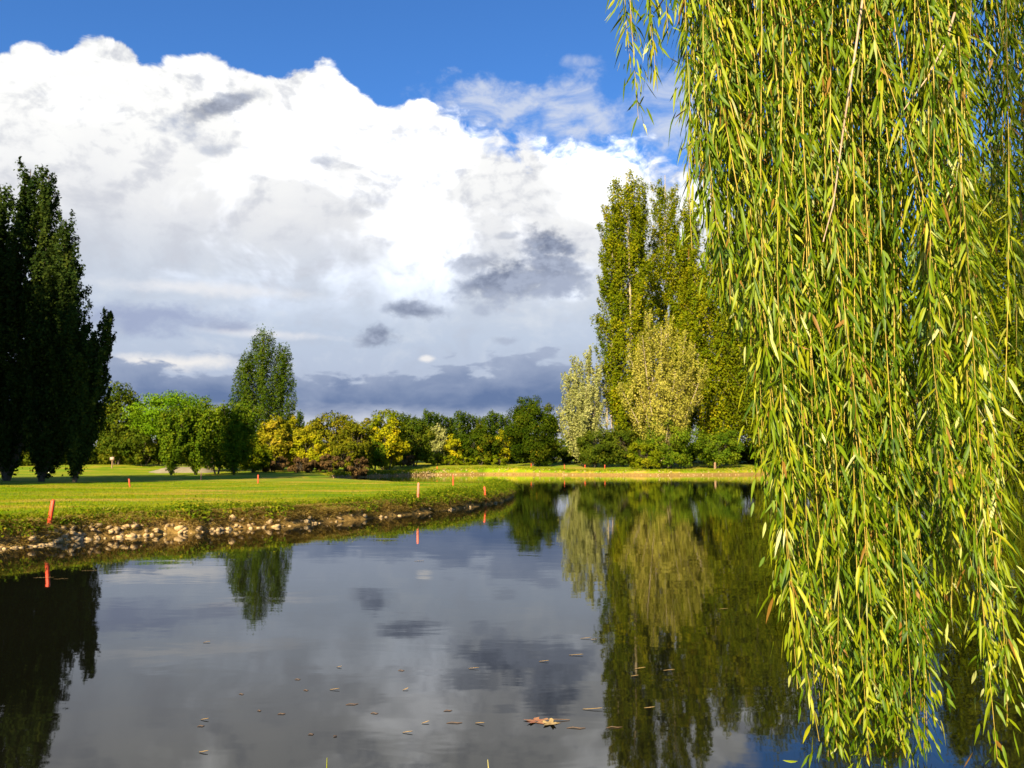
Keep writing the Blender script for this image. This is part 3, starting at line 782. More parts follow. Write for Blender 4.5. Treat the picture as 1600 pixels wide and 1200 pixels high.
# bare pale trunks beside the silvery willow
for px, yt, lb in ((948, 604, 'bare pale trunk nearest the silvery willow'), (956, 586, 'tallest bare pale trunk beside the silvery willow'), (963, 600, 'bare pale trunk next to the tall sunlit poplar')):
    b = base_at(px, 122); H = height_to(px, yt, 122, b[2])
    o = empty('bare_trunk', b); tag(o, lb, 'tree', 'bare pale trunks by the silvery willow')
    zz = np.linspace(0, 1, 8)
    mesh_np('trunk', *tube(np.stack([0.15 * np.sin(zz * 4 + px), 0 * zz, zz * H], 1), 0.17 * np.linspace(1, 0.35, 8), 7), BARK_PALE, o, smooth=True)
    for q in range(5):
        t = 0.5 + 0.1 * q; a = q * 2.4
        mesh_np('branch', *tube([(0, 0, H * t), (0.5 * math.cos(a), 0.5 * math.sin(a), H * t + 0.7), (0.7 * math.cos(a), 0.7 * math.sin(a), H * t + 1.6)], (0.06, 0.04, 0.015), 5), BARK_PALE, o, smooth=True)

# ------------------------------------------------------------------ small built things on the lawns
STAKE = plain_mat('stake_paint', (0.62, 0.050, 0.010), (0.80, 0.075, 0.014), 9.0, 0.55, 0.15)
STAKE_PINK = plain_mat('stake_paint_faded', (0.72, 0.13, 0.07), (0.86, 0.20, 0.12), 9.0, 0.6, 0.15)
WOOD = plain_mat('weathered_wood', (0.20, 0.11, 0.06), (0.36, 0.20, 0.11), 8.0, 0.9, 0.4, (3, 3, 0.5))
WHITE = plain_mat('white_paint', (0.62, 0.62, 0.60), (0.80, 0.80, 0.78), 5.0, 0.6, 0.1)
def stake_mesh(h, w, lean=(0, 0)):
    """square post, edges taken off, bevelled top"""
    prof = [(-0.15, 1.0), (0.0, 1.0), (h * 0.55, 0.97), (h * 0.95, 0.95), (h, 0.55)]
    ring = [(1, .6), (.6, 1), (-.6, 1), (-1, .6), (-1, -.6), (-.6, -1), (.6, -1), (1, -.6)]
    v = [(rx * w / 2 * k + lean[0] * max(z, 0) / h, ry * w / 2 * k + lean[1] * max(z, 0) / h, z) for z, k in prof for rx, ry in ring]
    f = [(a * 8 + b, a * 8 + (b + 1) % 8, a * 8 + 8 + (b + 1) % 8, a * 8 + 8 + b) for a in range(4) for b in range(8)]
    f += [(32, 33, 34, 35), (32, 35, 36, 39), (36, 37, 38, 39)]
    return np.array(v), np.array(f)
def stake(px, py, dist, h, w, label, lean=(0, 0), mat=None, name='marker_stake', cat='stake', group='red marker stakes round the pond'):
    x = at(px, py, dist)[0]
    z = float(ground_z(np.array([x]), np.array([dist]))[0])
    o = mesh_np(name, *stake_mesh(h, w * 0.82, lean), mat or STAKE)
    o.location = (x, dist, z)
    return tag(o, label, cat, group)
stake(77, 808, 12.1, 0.43, 0.068, 'orange-red stake leaning over the stony bank below the dark poplars', (0.045, 0))
stake(653, 775, 19.7, 0.53, 0.062, 'faded pinkish red stake at the water side of the lawn tip', (0.01, 0), STAKE_PINK)
stake(759, 762, 23.9, 0.46, 0.066, 'orange-red stake at the very tip of the lawn, tilted', (-0.04, 0))
stake(708, 757, 31.0, 0.42, 0.060, 'orange-red stake at the back edge of the lawn near its tip', (0, 0))
stake(203, 759, 29.5, 0.30, 0.055, 'short red stake in the shade of the dark poplars, tilted', (-0.05, 0))
stake(403, 754, 34.5, 0.37, 0.060, 'red stake beside the narrow ditch')
stake(314, 750, 41.0, 0.36, 0.075, 'dull red stake below the many-stemmed clump', mat=WOOD)
stake(683, 736, 100.5, 0.45, 0.095, 'red stake on the far lawn beside the pale stone patch')
stake(830, 728, 106.5, 0.45, 0.095, 'red stake in front of the round dark tree')
stake(882, 731, 101.5, 0.55, 0.095, 'red stake below the silvery willow')
stake(914, 728, 104, 0.4, 0.12, 'red stake before the dark shrub under the silvery willow')
stake(945, 731, 101.5, 0.5, 0.095, 'red stake between the silvery and the golden willow')
stake(1117, 732, 100.8, 0.85, 0.28, 'weathered wooden stump post on the far bank', (0.02, 0), WOOD, 'stump_post', 'post', None)
# small sign
b = base_at(175, 78)
o = empty('small_sign', b); tag(o, 'small pale sign on a post before the brownish shrub', 'sign')
H = height_to(175, 714, 78, b[2])
mesh_np('post', *stake_mesh(H, 0.09), WOOD, o)
bv = np.array([(sx * 0.19, sy * 0.02 - 0.07, H - 0.32 + sz * 0.30) for sx in (-1, 1) for sy in (-1, 1) for sz in (0, 1)])
mesh_np('board', bv, np.array([(0, 1, 3, 2), (4, 6, 7, 5), (0, 4, 5, 1), (2, 3, 7, 6), (0, 2, 6, 4), (1, 5, 7, 3)]), plain_mat('sign_paint', (0.34, 0.20, 0.14), (0.50, 0.34, 0.26), 4, 0.6, 0.1), o)
# white flag pole between the trunks
b = base_at(77, 70)
o = empty('flag_pole', b); tag(o, 'slim white pole with a limp white flag, between the dark poplar trunks', 'flag')
H = height_to(77, 706, 70, b[2])
mesh_np('pole', *stake_mesh(H, 0.07), WHITE, o)
uu, vv = np.meshgrid(np.linspace(0, 1, 6), np.linspace(0, 1, 7), indexing='ij')
fl = np.stack([0.03 + uu * 0.22, 0.06 * np.sin(uu * 6 + vv * 3), H - 0.05 - vv * 0.7 - uu * 0.18], -1).reshape(-1, 3)
fi, fj = np.meshgrid(np.arange(5), np.arange(6), indexing='ij')
ff = np.stack([fi * 7 + fj, (fi + 1) * 7 + fj, (fi + 1) * 7 + fj + 1, fi * 7 + fj + 1], -1).reshape(-1, 4)
flag = mesh_np('flag', np.concatenate([fl, fl + np.array([0, 0.012, 0])]), np.concatenate([ff, ff[:, ::-1] + len(fl)]), WHITE, o, smooth=True)
# sandy bunker slope behind the clump
SAND = plain_mat('sand', (0.20, 0.155, 0.09), (0.30, 0.24, 0.15), 3.0, 0.95, 0.4)
cx = at(296, 727, 74)[0]
uu, vv = np.meshgrid(np.linspace(-1, 1, 33), np.linspace(0, 1, 15), indexing='ij')
hx = cx + uu * 2.9; hy = 70.5 + vv * 4.2 + 0.5 * np.sin(uu * 5)
gz = ground_z(hx, hy, False)
hz = gz + 0.50 * np.sin(np.clip(vv, 0, 1) * math.pi) ** 1.2 * np.cos(uu * math.pi / 2) ** 0.7 - 0.03 + 0.05 * wob(hx, hy, 1.5)
fi, fj = np.meshgrid(np.arange(32), np.arange(14), indexing='ij')
ff = np.stack([fi * 15 + fj, (fi + 1) * 15 + fj, (fi + 1) * 15 + fj + 1, fi * 15 + fj + 1], -1).reshape(-1, 4)
bk = mesh_np('sand_bunker', np.stack([hx, hy, hz], -1).reshape(-1, 3), ff, SAND, smooth=True)
tag(bk, 'pale sandy bunker slope behind the many-stemmed trees', 'bunker')

# ------------------------------------------------------------------ bank: stones, weeds, blades
STONE = plain_mat('limestone', (0.30, 0.17, 0.06), (0.66, 0.47, 0.24), 7.0, 0.9, 0.5)
def rock_mesh(seed):
    rng = np.random.default_rng(seed)
    t = (1 + 5 ** 0.5) / 2
    v = np.array([(-1, t, 0), (1, t, 0), (-1, -t, 0), (1, -t, 0), (0, -1, t), (0, 1, t), (0, -1, -t), (0, 1, -t), (t, 0, -1), (t, 0, 1), (-t, 0, -1), (-t, 0, 1)]) / 1.9
    f = np.array([(0, 11, 5), (0, 5, 1), (0, 1, 7), (0, 7, 10), (0, 10, 11), (1, 5, 9), (5, 11, 4), (11, 10, 2), (10, 7, 6), (7, 1, 8), (3, 9, 4), (3, 4, 2), (3, 2, 6), (3, 6, 8), (3, 8, 9), (4, 9, 5), (2, 4, 11), (6, 2, 10), (8, 6, 7), (9, 8, 1)])
    return v * rng.uniform(0.65, 1.25, (12, 1)) * np.array([1.0, 0.85, 0.68]) * 0.5, f
SH = np.array(front + tip)
seg = np.linalg.norm(np.diff(SH, axis=0), axis=1); acc = np.concatenate([[0], np.cumsum(seg)])
def shore(t):                                # point and landward normal at arc length t of the near bank
    t = np.asarray(t, float)
    p = np.stack([np.interp(t, acc, SH[:, k]) for k in (0, 1)], -1)
    q = np.stack([np.interp(t + 0.3, acc, SH[:, k]) for k in (0, 1)], -1) - np.stack([np.interp(t - 0.3, acc, SH[:, k]) for k in (0, 1)], -1)
    q = unit(q)
    return p, np.stack([-q[:, 1], q[:, 0]], -1)
def t_of_px(px):
    pp = np.array([800 + F * x / (y * math.cos(PITCH)) for x, y in SH[:len(front)]])
    return float(np.interp(px, pp, acc[:len(front)]))
rocks = []
for k in range(7):
    o = mesh_np('stone', *rock_mesh(300 + k), STONE)
    rocks.append(o.data); bpy.data.objects.remove(o)
spans = [(-10, 60, 12), (55, 140, 70), (140, 230, 62), (230, 300, 34), (300, 360, 30), (360, 430, 34), (430, 520, 30), (520, 620, 16), (620, 720, 8), (720, 797, 4)]
for a, b_, cnt in spans:
    for k in range(cnt):
        t = t_of_px(random.uniform(a, b_)); p, nn = shore([t]); p, nn = p[0], nn[0]
        s = random.uniform(-0.06, 0.10)
        sz = random.choice((0.04, 0.045, 0.055, 0.07, 0.085, 0.11, 0.14)) * random.uniform(0.8, 1.25)
        o = bpy.data.objects.new('stone', random.choice(rocks)); COL.objects.link(o)
        gz = float(ground_z(np.array([p[0] + nn[0] * s]), np.array([p[1] + nn[1] * s]))[0])
        o.location = (p[0] + nn[0] * s, p[1] + nn[1] * s, max(gz, -0.02) + sz * 0.12)
        o.scale = (sz * random.uniform(.8, 1.3), sz, sz * random.uniform(.8, 1.1)); o.rotation_euler = (random.uniform(-.5, .5), random.uniform(-.5, .5), random.uniform(0, 6.3))
        o.parent = ground
# stones of the far shore, too small to pick apart
FS = np.array(far); fseg = np.linalg.norm(np.diff(FS, axis=0), axis=1); facc = np.concatenate([[0], np.cumsum(fseg)])
parts = []
for k in range(620):
    t = RNG.uniform(0, facc[-1] * 0.8); wide = 1.0
    if k % 6 == 0:
        t = facc[np.argmin(abs(FS[:, 0] - at(690, 741, 100)[0]))] + RNG.normal() * 2.6; wide = 2.6
    elif k % 9 == 0:
        t = 0.5 + abs(RNG.normal()) * 1.8; wide = 2.0
    x, y = np.interp(t, facc, FS[:, 0]), np.interp(t, facc, FS[:, 1])
    y2 = y + RNG.uniform(-0.15, 0.35) * wide
    v, f = rock_mesh(300 + k % 7)
    sz = RNG.uniform(0.08, 0.22)
    parts.append((v * sz + np.array([x, y2, max(0.0, float(ground_z(np.array([x]), np.array([y2]))[0])) + 0.03]), f))
fs = mesh_np('shore_stones', *join(parts), STONE)
tag(fs, 'thin line of pale stones edging the far shore', 'stones', kind='stuff')

def blades(p, h, w, lean, rng, name, mat, label):
    n = len(p)
    a = rng.uniform(0, 2 * math.pi, n)
    side = np.stack([np.cos(a), np.sin(a), 0 * a], 1) * (w * rng.uniform(.6, 1.3, n) / 2)[:, None]
    hh = (h * rng.uniform(0.5, 1.3, n))[:, None]
    dirv = np.stack([rng.normal(size=n) * 0.35, rng.normal(size=n) * 0.35, np.ones(n)], 1) + lean
    m = p + dirv * hh * 0.55; t = p + dirv * hh * np.array([1.0, 1.0, 0.85]) + lean * hh * 0.5
    v = np.stack([p - side, p + side, m + side * 0.8, m - side * 0.8, t + side * .15, t - side * .15], 1).reshape(-1, 3)
    k = np.arange(n)[:, None] * 6
    f = np.concatenate([k + np.array([[0, 1, 2, 3]]), k + np.array([[3, 2, 4, 5]])])
    var = rng.uniform(0, 1, n)
    o = mesh_np(name, v, f, mat, None, np.concatenate([var, var]))
    return tag(o, label, 'grass', kind='stuff')
GRASS = leaf_mat('grass_blades', [(0.0, (0.10, 0.145, 0.004)), (0.55, (0.20, 0.225, 0.006)), (0.85, (0.30, 0.26, 0.02)), (1.0, (0.40, 0.31, 0.08))], 0.25)
STRAW = leaf_mat('straw', [(0.0, (0.18, 0.125, 0.020)), (0.5, (0.42, 0.28, 0.055)), (1.0, (0.62, 0.44, 0.14))], 0.2)
WEED = leaf_mat('weeds', [(0.0, (0.045, 0.080, 0.004)), (0.5, (0.11, 0.155, 0.006)), (0.9, (0.23, 0.23, 0.008)), (1.0, (0.34, 0.27, 0.02))], 0.3)
rng = np.random.default_rng(91)
n = 150000
gx = rng.uniform(-19, 1.0, n); gy = 10.5 + 27 * rng.uniform(0, 1, n) ** 1.5
sd = signed(gx, gy); ok = sd > 0.3
gx, gy = gx[ok], gy[ok]
blades(np.stack([gx, gy, ground_z(gx, gy) - 0.005], 1), 0.032, 0.012, np.zeros(3), rng, 'lawn_grass', lawn_blade_material(), 'short mown grass blades covering the near lawn')
# leafy weeds hanging over the bank edge
nc = 1500
tt = np.concatenate([rng.uniform(0, acc[-1], nc), rng.uniform(t_of_px(640), acc[-1], 420)])
p, nn = shore(tt)
off = rng.uniform(0.15, 0.66, len(tt))
c0 = p + nn * off[:, None]
cz = ground_z(c0[:, 0], c0[:, 1])
lush = 0.45 + 0.5 * (np.sin(tt * 2.3) * np.sin(tt * 0.9 + 1) + 0.4 * np.sin(tt * 7.1)) + 0.5 * (tt > t_of_px(640))
m = 44
cc = np.repeat(np.concatenate([c0, cz[:, None]], 1), m, 0)
rl = np.repeat(np.clip(lush, 0.15, 1.5), m)[:, None]
u = rng.normal(size=(len(cc), 3))
cc = cc + u * np.array([0.085, 0.085, 0.045]) * (0.5 + rl) + np.array([0, 0, 0.045]) * rl - np.repeat(np.concatenate([nn, 0 * nn[:, :1]], 1), m, 0) * 0.05
keep = (rng.uniform(size=len(cc)) < np.clip(rl[:, 0], 0.25, 1)) & (cc[:, 2] > 0.13)
cc = cc[keep]
v, f = leaf_quads(cc, 0.048, u[keep] * 0.5 + np.array([0.0, -0.4, 0.7]) + rng.normal(size=cc.shape) * 0.4, rng, 0.6)
o = mesh_np('bank_weeds', v, f, WEED, None, np.clip(rng.normal(0.45, 0.22, len(cc)) + np.repeat(rng.normal(size=len(tt)) * 0.12, m)[keep], 0, 1))
tag(o, 'leafy green weeds spilling over the edge of the stony bank', 'weeds', kind='stuff')
n = 46000
tt = np.concatenate([rng.uniform(0, acc[-1], n // 2), rng.uniform(t_of_px(330), acc[-1], n // 2)])
p, nn = shore(tt)
c0 = p + nn * rng.uniform(0.03, 0.36, len(tt))[:, None]
blades(np.concatenate([c0, ground_z(c0[:, 0], c0[:, 1])[:, None] + 0.01], 1), 0.14, 0.013, np.concatenate([-nn * 0.6, 0 * nn[:, :1] - 0.5], 1), rng, 'bank_straw', STRAW, 'dry straw-coloured stalks drooping down the bank')
n = 26000
tt = rng.uniform(0, acc[-1], n); p, nn = shore(tt)
c0 = p + nn * (0.15 + 0.6 * rng.uniform(0, 1, n))[:, None]
blades(np.concatenate([c0, ground_z(c0[:, 0], c0[:, 1])[:, None] - 0.01], 1), 0.10, 0.011, np.concatenate([-nn * 0.35, 0 * nn[:, :1]], 1), rng, 'bank_grass', GRASS, 'longer uncut grass along the bank edge')
# rough grass on the far bank edge
n = 14000
tt = rng.uniform(0, facc[-1] * 0.9, n)
fx, fy = np.interp(tt, facc, FS[:, 0]), np.interp(tt, facc, FS[:, 1]) + rng.uniform(0.25, 1.5, n)
blades(np.stack([fx, fy, ground_z(fx, fy) - 0.02], 1), 0.22, 0.07, np.zeros(3), rng, 'shore_grass', GRASS, 'rough grass fringe on the far shore')

# ------------------------------------------------------------------ floating bits on the pond
LEAF_PINK = plain_mat('fallen_leaf_red', (0.24, 0.06, 0.03), (0.38, 0.19, 0.08), 30.0, 0.7, 0.2)
LEAF_TAN = plain_mat('fallen_leaf_tan', (0.26, 0.15, 0.05), (0.46, 0.32, 0.13), 30.0, 0.7, 0.2)
TWIG = plain_mat('wet_twig', (0.06, 0.035, 0.02), (0.16, 0.09, 0.05), 20.0, 0.6, 0.2)
def lobed_leaf(r, curl, lobes=5):
    n = lobes * 6
    pts = [(0, 0, curl * 0.1)]
    for k in range(n):
        a = 2 * math.pi * k / n
        q = abs(math.cos(a * lobes / 2))
        rr = r * (0.42 + 0.58 * q ** 1.6) * (0.9 + 0.15 * math.sin(k * 2.7))
        pts.append((rr * math.cos(a), rr * math.sin(a) * 0.85, 0.003 + curl * (rr / r) ** 2 * (0.5 + 0.5 * math.sin(a * 2 + 1))))
    return np.array(pts), np.array([(0, 1 + k, 1 + (k + 1) % n) for k in range(n)])
def float_at(o, px, py, rz):
    q = on(px, py, 0.0); o.location = (q[0], q[1], -0.0015); o.rotation_euler = (0, 0, rz)
o = empty('maple_leaf', (0, 0, 0)); tag(o, 'large curled pinkish tan maple leaf floating on the pond', 'leaf')
mesh_np('blade', *lobed_leaf(0.064, 0.008), LEAF_PINK, o)
mesh_np('stalk', *tube([(0.03, 0, 0.006), (0.09, -0.02, 0.008), (0.15, -0.03, 0.004)], (0.002, 0.002, 0.0015), 5), TWIG, o)
float_at(o, 838, 1127, 0.3); 
o = mesh_np('maple_leaf', *lobed_leaf(0.055, 0.012), LEAF_TAN); tag(o, 'small tan lobed leaf overlapping the large maple leaf', 'leaf'); float_at(o, 860, 1131, 1.4)
def slender(L, w, bend):
    s = np.linspace(0, 1, 6)
    v = []
    for q in s:
        hw = w / 2 * math.sin(math.pi * min(max(q, 0.04), 0.97)) ** 0.7
        y = bend * (q - 0.5) ** 2 * L * 4
        v += [(q * L - L / 2, y - hw, 0.004 + 0.006 * q), (q * L - L / 2, y, 0.002 + 0.006 * q), (q * L - L / 2, y + hw, 0.004 + 0.006 * q)]
    f = [(a * 3 + b, a * 3 + 3 + b, a * 3 + 4 + b, a * 3 + 1 + b) for a in range(5) for b in range(2)]
    return np.array(v), np.array(f)
for k, (px, py, L, rz) in enumerate(((523, 1078, .07, .1), (740, 1045, .08, 0), (915, 998, .10, .1), (928, 1000, .06, -.3), (1000, 1045, .09, .2), (992, 1057, .06, 0), (1045, 1048, .09, 0), (926, 1109, .13, 0),
                                     (655, 877, .16, 0), (634, 1078, .05, .8), (637, 1145, .06, 0), (1015, 1107, .07, 0), (323, 1004, .06, .4), (530, 1043, .04, 0), (750, 1131, .06, -.3), (1290, 995, .12, .2), (1130, 952, .10, 0), (665, 1130, .05, .5),
                                     (900, 1024, .12, 0), (850, 1034, .08, 0), (320, 1125, .05, 0), (318, 1176, .05, 0), (95, 905, .2, 0), (140, 892, .25, 0), (68, 903, .3, 0))):
    o = mesh_np('willow_leaf', *slender(L * 0.72, 0.009, 0.06 * math.sin(k * 3)), LEAF_TAN); float_at(o, px, py, rz)
    tag(o, 'slender yellowed willow leaf floating flat on the pond', 'leaf', 'willow leaves floating on the pond')
for k, (px, py, L, rz) in enumerate(((550, 1101, .10, .25), (710, 1130, .12, .1), (585, 1115, .06, 0), (486, 1148, .04, .4), (524, 1151, .03, 1.2), (440, 1116, .06, .3), (478, 1079, .04, 0), (377, 1085, .04, 0), (627, 1048, .06, 0), (700, 1111, .07, .3), (900, 1138, .14, -.05), (960, 1137, .12, .1), (405, 1111, .03, 0), (465, 1062, .05, .2), (314, 1135, .05, .4))):
    L *= 0.6
    tw = [(-L / 2, 0, 0.002), (-L / 6, 0.006, 0.005), (L / 5, -0.004, 0.004), (L / 2, 0.003, 0.003)]
    o = mesh_np('floating_twig', *tube(tw, (0.001, 0.0022, 0.002, 0.001), 5), TWIG); float_at(o, px, py, rz)
    tag(o, 'short dark twig floating on the pond', 'twig', 'twigs floating on the pond')
# two shoots rising at the near edge
SHOOT = leaf_mat('shoot', [(0.0, (0.22, 0.26, 0.01)), (1.0, (0.36, 0.36, 0.03))], 0.3)
SHOOT_PALE = leaf_mat('shoot_pale', [(0.0, (0.55, 0.48, 0.18)), (1.0, (0.6, 0.52, 0.2))], 0.3)
for px, py, mt, lb, bend in ((511, 1184, SHOOT, 'tiny bright green shoot standing up out of the pond', 0.0), (772, 1187, SHOOT_PALE, 'pale curved grass stalk standing up out of the pond', -0.02)):
    q = at(px, py, 2.62); z = np.linspace(0, 1, 7)
    v, f = tube(np.stack([bend * z ** 3, 0 * z, z * (q[2] + 0.3) - 0.3], 1), np.array([.004, .004, .004, .0045, .0045, .004, .0012]), 5)
    o = mesh_np('reed_shoot', v, f, mt, None, np.full(len(f), 0.6), True); o.location = (q[0] , q[1], 0)
    tag(o, lb, 'shoot')

# ------------------------------------------------------------------ the hanging willow in the foreground
def build_willow():
    rng = np.random.default_rng(2024)
    base = np.array([4.7, 1.0, 0.30])
    root = empty('weeping_willow', base)
    tag(root, 'weeping willow trailing a dense curtain of narrow leaves to the water', 'willow')
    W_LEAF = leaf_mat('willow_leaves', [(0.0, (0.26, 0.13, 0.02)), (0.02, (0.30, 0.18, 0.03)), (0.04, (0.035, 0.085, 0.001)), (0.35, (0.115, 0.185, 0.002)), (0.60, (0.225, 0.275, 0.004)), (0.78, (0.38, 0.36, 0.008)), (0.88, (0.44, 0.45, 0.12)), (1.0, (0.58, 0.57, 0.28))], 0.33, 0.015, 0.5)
    W_STEM = plain_mat('willow_stem', (0.30, 0.20, 0.02), (0.52, 0.36, 0.05), 12.0, 0.6, 0.1)
    W_DEAD = plain_mat('willow_dead_stem', (0.32, 0.20, 0.13), (0.48, 0.34, 0.24), 9.0, 0.8, 0.2)
    zt = np.linspace(0, 1, 9)
    trunk = np.stack([base[0] - 0.5 * zt ** 2, base[1] + 0.15 * np.sin(zt * 3), base[2] - 0.2 + zt * 3.4], 1)
    mesh_np('trunk', tube(trunk, 0.36 * np.linspace(1.25, 0.62, 9) ** 1.0, 14)[0] - base, tube(trunk, np.ones(9), 14)[1], BARK, root, smooth=True)
    fork = trunk[-1]
    limbs = []
    for tx, ty, tz in ((0.42, 2.6, 4.15), (0.75, 2.75, 4.1), (1.05, 3.35, 4.3), (1.35, 2.55, 4.0), (1.7, 3.1, 4.2), (1.95, 2.5, 4.0), (2.3, 3.6, 4.3), (2.6, 2.7, 4.1), (3.4, 3.6, 4.2), (4.6, 3.4, 4.3), (6.4, 2.2, 4.2), (5.6, -1.0, 4.3), (3.4, -1.2, 4.2), (0.75, 0.1, 4.4), (1.1, 0.5, 4.5)):  # last two limbs are out of view, added to carry the shading strands
        e = np.array([tx, ty, tz]); s = np.linspace(0, 1, 12)[:, None]
        pts = fork + (e - fork) * s + np.array([0, 0, 1.0]) * (4 * s * (1 - s)) * 0.9
        limbs.append(pts)
        mesh_np('limb', tube(pts, 0.11 * np.linspace(1, 0.14, 12), 8)[0] - base, tube(pts, np.ones(12), 8)[1], BARK, root, smooth=True)
    LP = np.concatenate([l[4:] for l in limbs])
    tipx = [1070, 1082, 1095, 1120, 1150, 1180, 1192, 1205, 1225, 1245, 1262, 1285, 1300, 1440, 1458, 1470, 1500, 1518, 1535, 1560, 1585, 1640]
    tipy = [150, 250, 400, 480, 520, 560, 720, 800, 900, 1010, 1080, 1130, 1192, 1192, 1150, 1000, 960, 900, 1030, 1180, 1060, 980]
    specs = []                               # px at the tip, tip row, depth, leafiness, palette shift
    bundles = [(1086 + 470 * ((q + rng.uniform(0.0, 1.0)) / 42), rng.uniform(2.4, 3.4)) for q in range(42)]
    for bx, bd in bundles:                   # strands hang in loose bundles with gaps between them
        thin = (1358 < bx < 1400)
        for q in range(3 if thin else int(rng.integers(4, 6))):
            px = bx + rng.normal() * 6
            ym = np.interp(px, tipx, tipy)
            yt = ym * (rng.uniform(0.93, 1.0) if rng.uniform() < 0.42 else rng.uniform(0.5, 0.97))
            if 1462 < px < 1520 and rng.uniform() < 0.35: yt *= 0.7
            specs.append((px, yt, bd + rng.normal() * 0.10, rng.uniform(0.75, 1.0) if rng.uniform() > 0.12 else 0.2, 0.0))
    for k in range(18):
        px = rng.uniform(1540, 1650)
        specs.append((px, rng.uniform(560, 1100) if k % 2 else rng.uniform(150, 420), rng.uniform(2.5, 3.4), 0.8, -0.05))
    for px, yt, dd in ((1000, 185, 2.8), (1012, 120, 2.75), (1022, 100, 2.8), (990, 105, 2.85), (1036, 55, 2.7), (1152, 515, 2.5), (1095, 300, 2.5), (1088, 230, 2.45), (1232, 925, 2.45), (1213, 815, 2.4), (1252, 1075, 2.4), (1275, 1160, 2.35), (1550, 1185, 2.4), (1480, 965, 2.5), (1540, 1040, 2.5), (1562, 1120, 2.45), (1572, 1060, 2.6), (1586, 1090, 2.5), (1556, 980, 2.7), (1530, 930, 2.8)):
        specs.append((px, yt, dd, 1.0, 0.05))
    for k in range(24):                      # the dense foot of the curtain
        specs.append((rng.uniform(1290, 1455), rng.uniform(1020, 1193), rng.uniform(2.4, 2.85), 1.0, 0.0))
    for k in range(8):                      # a second layer behind, leaf colour darkened for inner shade
        px = rng.uniform(1110, 1500)
        if 1355 < px < 1410: continue
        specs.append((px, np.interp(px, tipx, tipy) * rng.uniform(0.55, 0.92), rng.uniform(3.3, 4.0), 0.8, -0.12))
    for k in range(26):                      # sparse strands at the outer side, shade put into a darker leaf colour
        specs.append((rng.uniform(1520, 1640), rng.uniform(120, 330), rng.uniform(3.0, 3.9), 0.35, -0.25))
    for k in range(40):                      # beyond the frame
        px = rng.uniform(1650, 2300)
        specs.append((px, rng.uniform(500, 1050), rng.uniform(2.4, 3.6), 0.7, 0.0))
    overhead = len(specs)
    for k in range(30):                      # unseen near-bough strands added beside and above the camera to shade the curtain
        specs.append((rng.uniform(0.72, 1.35), rng.uniform(2.15, 2.7), rng.uniform(-0.15, 0.55), 1.0, 0.0))
    BB, DD, LL, WW, NN, VV, OWN = [], [], [], [], [], [], []
    twigs = []
    for i, (px, yt, dist, leafy, shift) in enumerate(specs):
        tip_p = at(px, yt, dist) if i < overhead else np.array([px, dist, yt])
        tip_p[2] = max(tip_p[2], 0.03 + rng.uniform(0, 0.05))
        d2 = ((LP[:, :2] - tip_p[:2]) ** 2).sum(1)
        a = LP[rng.choice(np.argsort(d2)[:4])]
        ztop = a[2]
        L = ztop - tip_p[2]
        s = np.linspace(0, 1, 26)
        drift = np.array([rng.normal(0.02, 0.05) * (1.0 if px > 1180 else 0.3), rng.normal(0, 0.03)]) * L
        hx = tip_p[0] - drift[0] * (1 - s) ** 1.3 * np.sign(1) ; hy = tip_p[1] - drift[1] * (1 - s) ** 1.3
        k = np.clip(1 - s * L / 0.7, 0, 1) ** 2   # arch out from the limb
        wv = rng.uniform(0.012, 0.035) * np.sin(s * L * rng.uniform(1.5, 4) + rng.uniform(0, 6)) * np.clip(s * 3, 0, 1)
        wv2 = 0.012 * np.sin(s * L * rng.uniform(2.5, 5) + rng.uniform(0, 6)) * np.clip(s * 3, 0, 1)
        pts = np.stack([hx * (1 - k) + a[0] * k + wv, hy * (1 - k) + a[1] * k + wv2, ztop - L * s], 1)
        rad = np.interp(s, [0, 0.5, 1], [0.0032, 0.0020, 0.0008])
        v, f = tube(pts, rad, 4)
        twigs.append(mesh_np('hanging_twig', v - base, f, W_STEM, root, smooth=True))
        z0 = min(ztop - 0.15, 3.75 if i < overhead else 4.4)
        n_l = int((z0 - tip_p[2]) / 0.0115 * leafy)
        sz = np.sort(rng.uniform(0, 1, n_l)); zz = z0 - (z0 - tip_p[2]) * sz
        ss = (ztop - zz) / L
        bp = np.stack([np.interp(ss, s, pts[:, q]) for q in range(3)], 1)
        ph = np.arange(n_l) * 2.4 + rng.normal(size=n_l) * 0.6
        ang = rng.normal(0.52, 0.22, n_l)
        # short side shoots carry some leaves away from the strand
        side = (rng.uniform(size=n_l) < 0.38)
        bp = bp + np.where(side, rng.uniform(0.01, 0.06, n_l), 0)[:, None] * np.stack([np.cos(ph), np.sin(ph), -1.2 + 0 * ph], 1)
        dv = np.stack([np.cos(ph) * np.sin(ang), np.sin(ph) * np.sin(ang), -np.cos(ang)], 1)
        dv[:, 0] += 0.10
        BB.append(bp); DD.append(unit(dv))
        LL.append(rng.triangular(0.030, 0.068, 0.096, n_l) * np.interp(ss, [0.9, 1.0], [1.0, 0.6]))
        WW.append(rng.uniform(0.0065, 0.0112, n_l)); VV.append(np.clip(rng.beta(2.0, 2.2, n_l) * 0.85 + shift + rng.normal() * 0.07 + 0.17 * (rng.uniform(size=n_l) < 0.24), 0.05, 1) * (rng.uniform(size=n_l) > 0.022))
        OWN.append(np.full(n_l, i))
    B, Dv, L, Wd, Vr, Ow = (np.concatenate(q) for q in (BB, DD, LL, WW, VV, OWN))
    n = len(B)
    rn = rng.normal(size=(n, 3)); side = unit(np.cross(Dv, rn))
    S = np.array([0, .18, .45, .75, 1.0]); HW = np.array([.14, .78, 1.0, .58, 0.02])
    bend = rng.normal(0.24, 0.24, n); g = np.array([0, 0, -1.0])
    tw = rng.normal(0, 0.8, n)
    secs = []
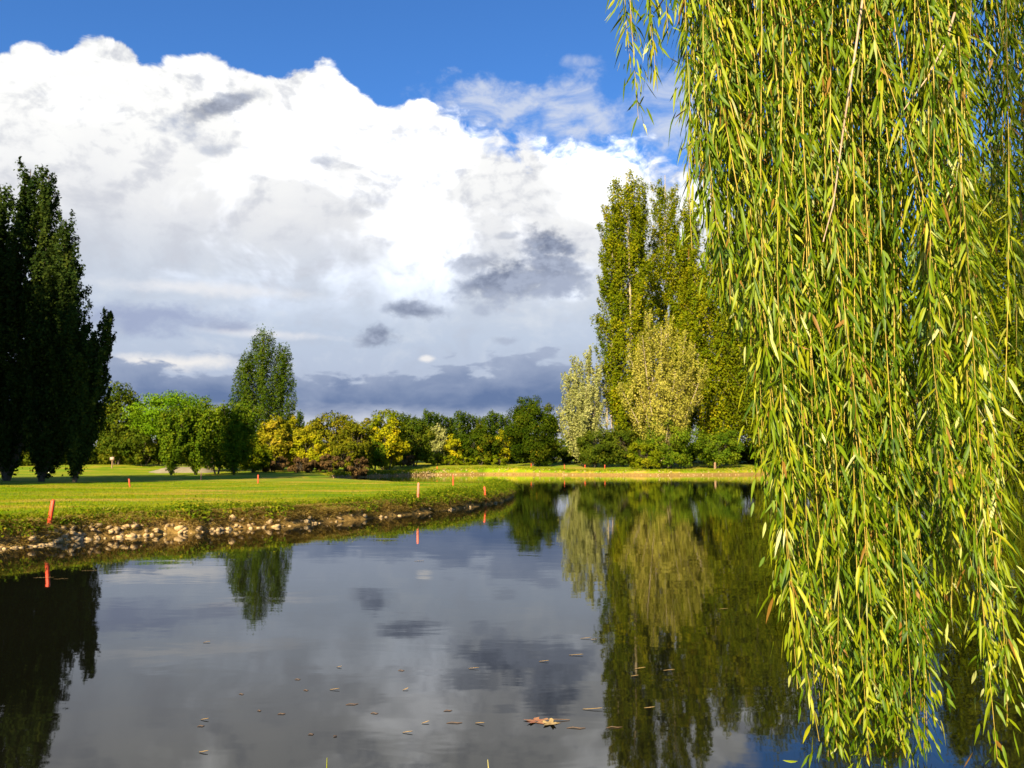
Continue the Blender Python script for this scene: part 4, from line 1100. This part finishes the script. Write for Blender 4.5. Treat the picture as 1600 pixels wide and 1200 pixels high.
    for sq, hw in zip(S, HW):
        c = B + L[:, None] * (Dv * sq + (g * bend[:, None]) * sq * sq)
        tdir = unit(Dv + 2 * g * bend[:, None] * sq)
        sd = unit(side - (side * tdir).sum(1, keepdims=True) * tdir)
        nm = np.cross(tdir, sd)
        a = (tw * sq)[:, None]
        sd2 = sd * np.cos(a) + nm * np.sin(a); nm2 = np.cross(tdir, sd2)
        w2 = (Wd * hw / 2)[:, None]
        secs += [c - sd2 * w2 + nm2 * w2 * 0.35, c, c + sd2 * w2 + nm2 * w2 * 0.35]
    V = np.stack(secs, 1)                                  # n, 15, 3
    q = np.array([(a * 3 + b, a * 3 + b + 1, a * 3 + b + 4, a * 3 + b + 3) for a in range(4) for b in range(2)])
    V = V - base
    # the leaves that show largest are objects of their own, the rest one mass
    Pm = B + Dv * (L * 0.5)[:, None]
    dep = Pm[:, 1] * math.cos(PITCH) + (Pm[:, 2] - CAM_H) * math.sin(PITCH)
    sx = 800 + F * Pm[:, 0] / dep; sy = 600 - F * ((Pm[:, 2] - CAM_H) * math.cos(PITCH) - Pm[:, 1] * math.sin(PITCH)) / dep
    score = L / dep * ((sx > 985) & (sx < 1595) & (sy > 5) & (sy < 1195)) * (dep < 2.9)
    top = np.argsort(-score)[:300]
    mask = np.ones(n, bool); mask[top] = False
    for t in top:
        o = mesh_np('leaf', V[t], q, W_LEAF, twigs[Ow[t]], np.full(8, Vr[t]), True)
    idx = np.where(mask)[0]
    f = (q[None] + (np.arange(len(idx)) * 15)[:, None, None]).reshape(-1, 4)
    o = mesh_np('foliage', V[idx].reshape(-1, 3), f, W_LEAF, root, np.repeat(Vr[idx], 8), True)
    o['kind'] = 'stuff'
    # pale dead shoots caught in front of the curtain
    for pts2, r in ((((1352, -30), (1335, 90), (1318, 200), (1302, 320), (1286, 378)), 0.0042), (((1492, 20), (1478, 65), (1450, 120), (1412, 172)), 0.004)):
        P = np.array([at(x, y, 2.3) for x, y in pts2])
        v, f = tube(P, r * np.linspace(1, 0.4, len(P)), 6)
        mesh_np('dead_twig', v - base, f, W_DEAD, root, smooth=True)['label'] = 'pale leafless dead shoot'
    print('willow leaves', n)
build_willow()
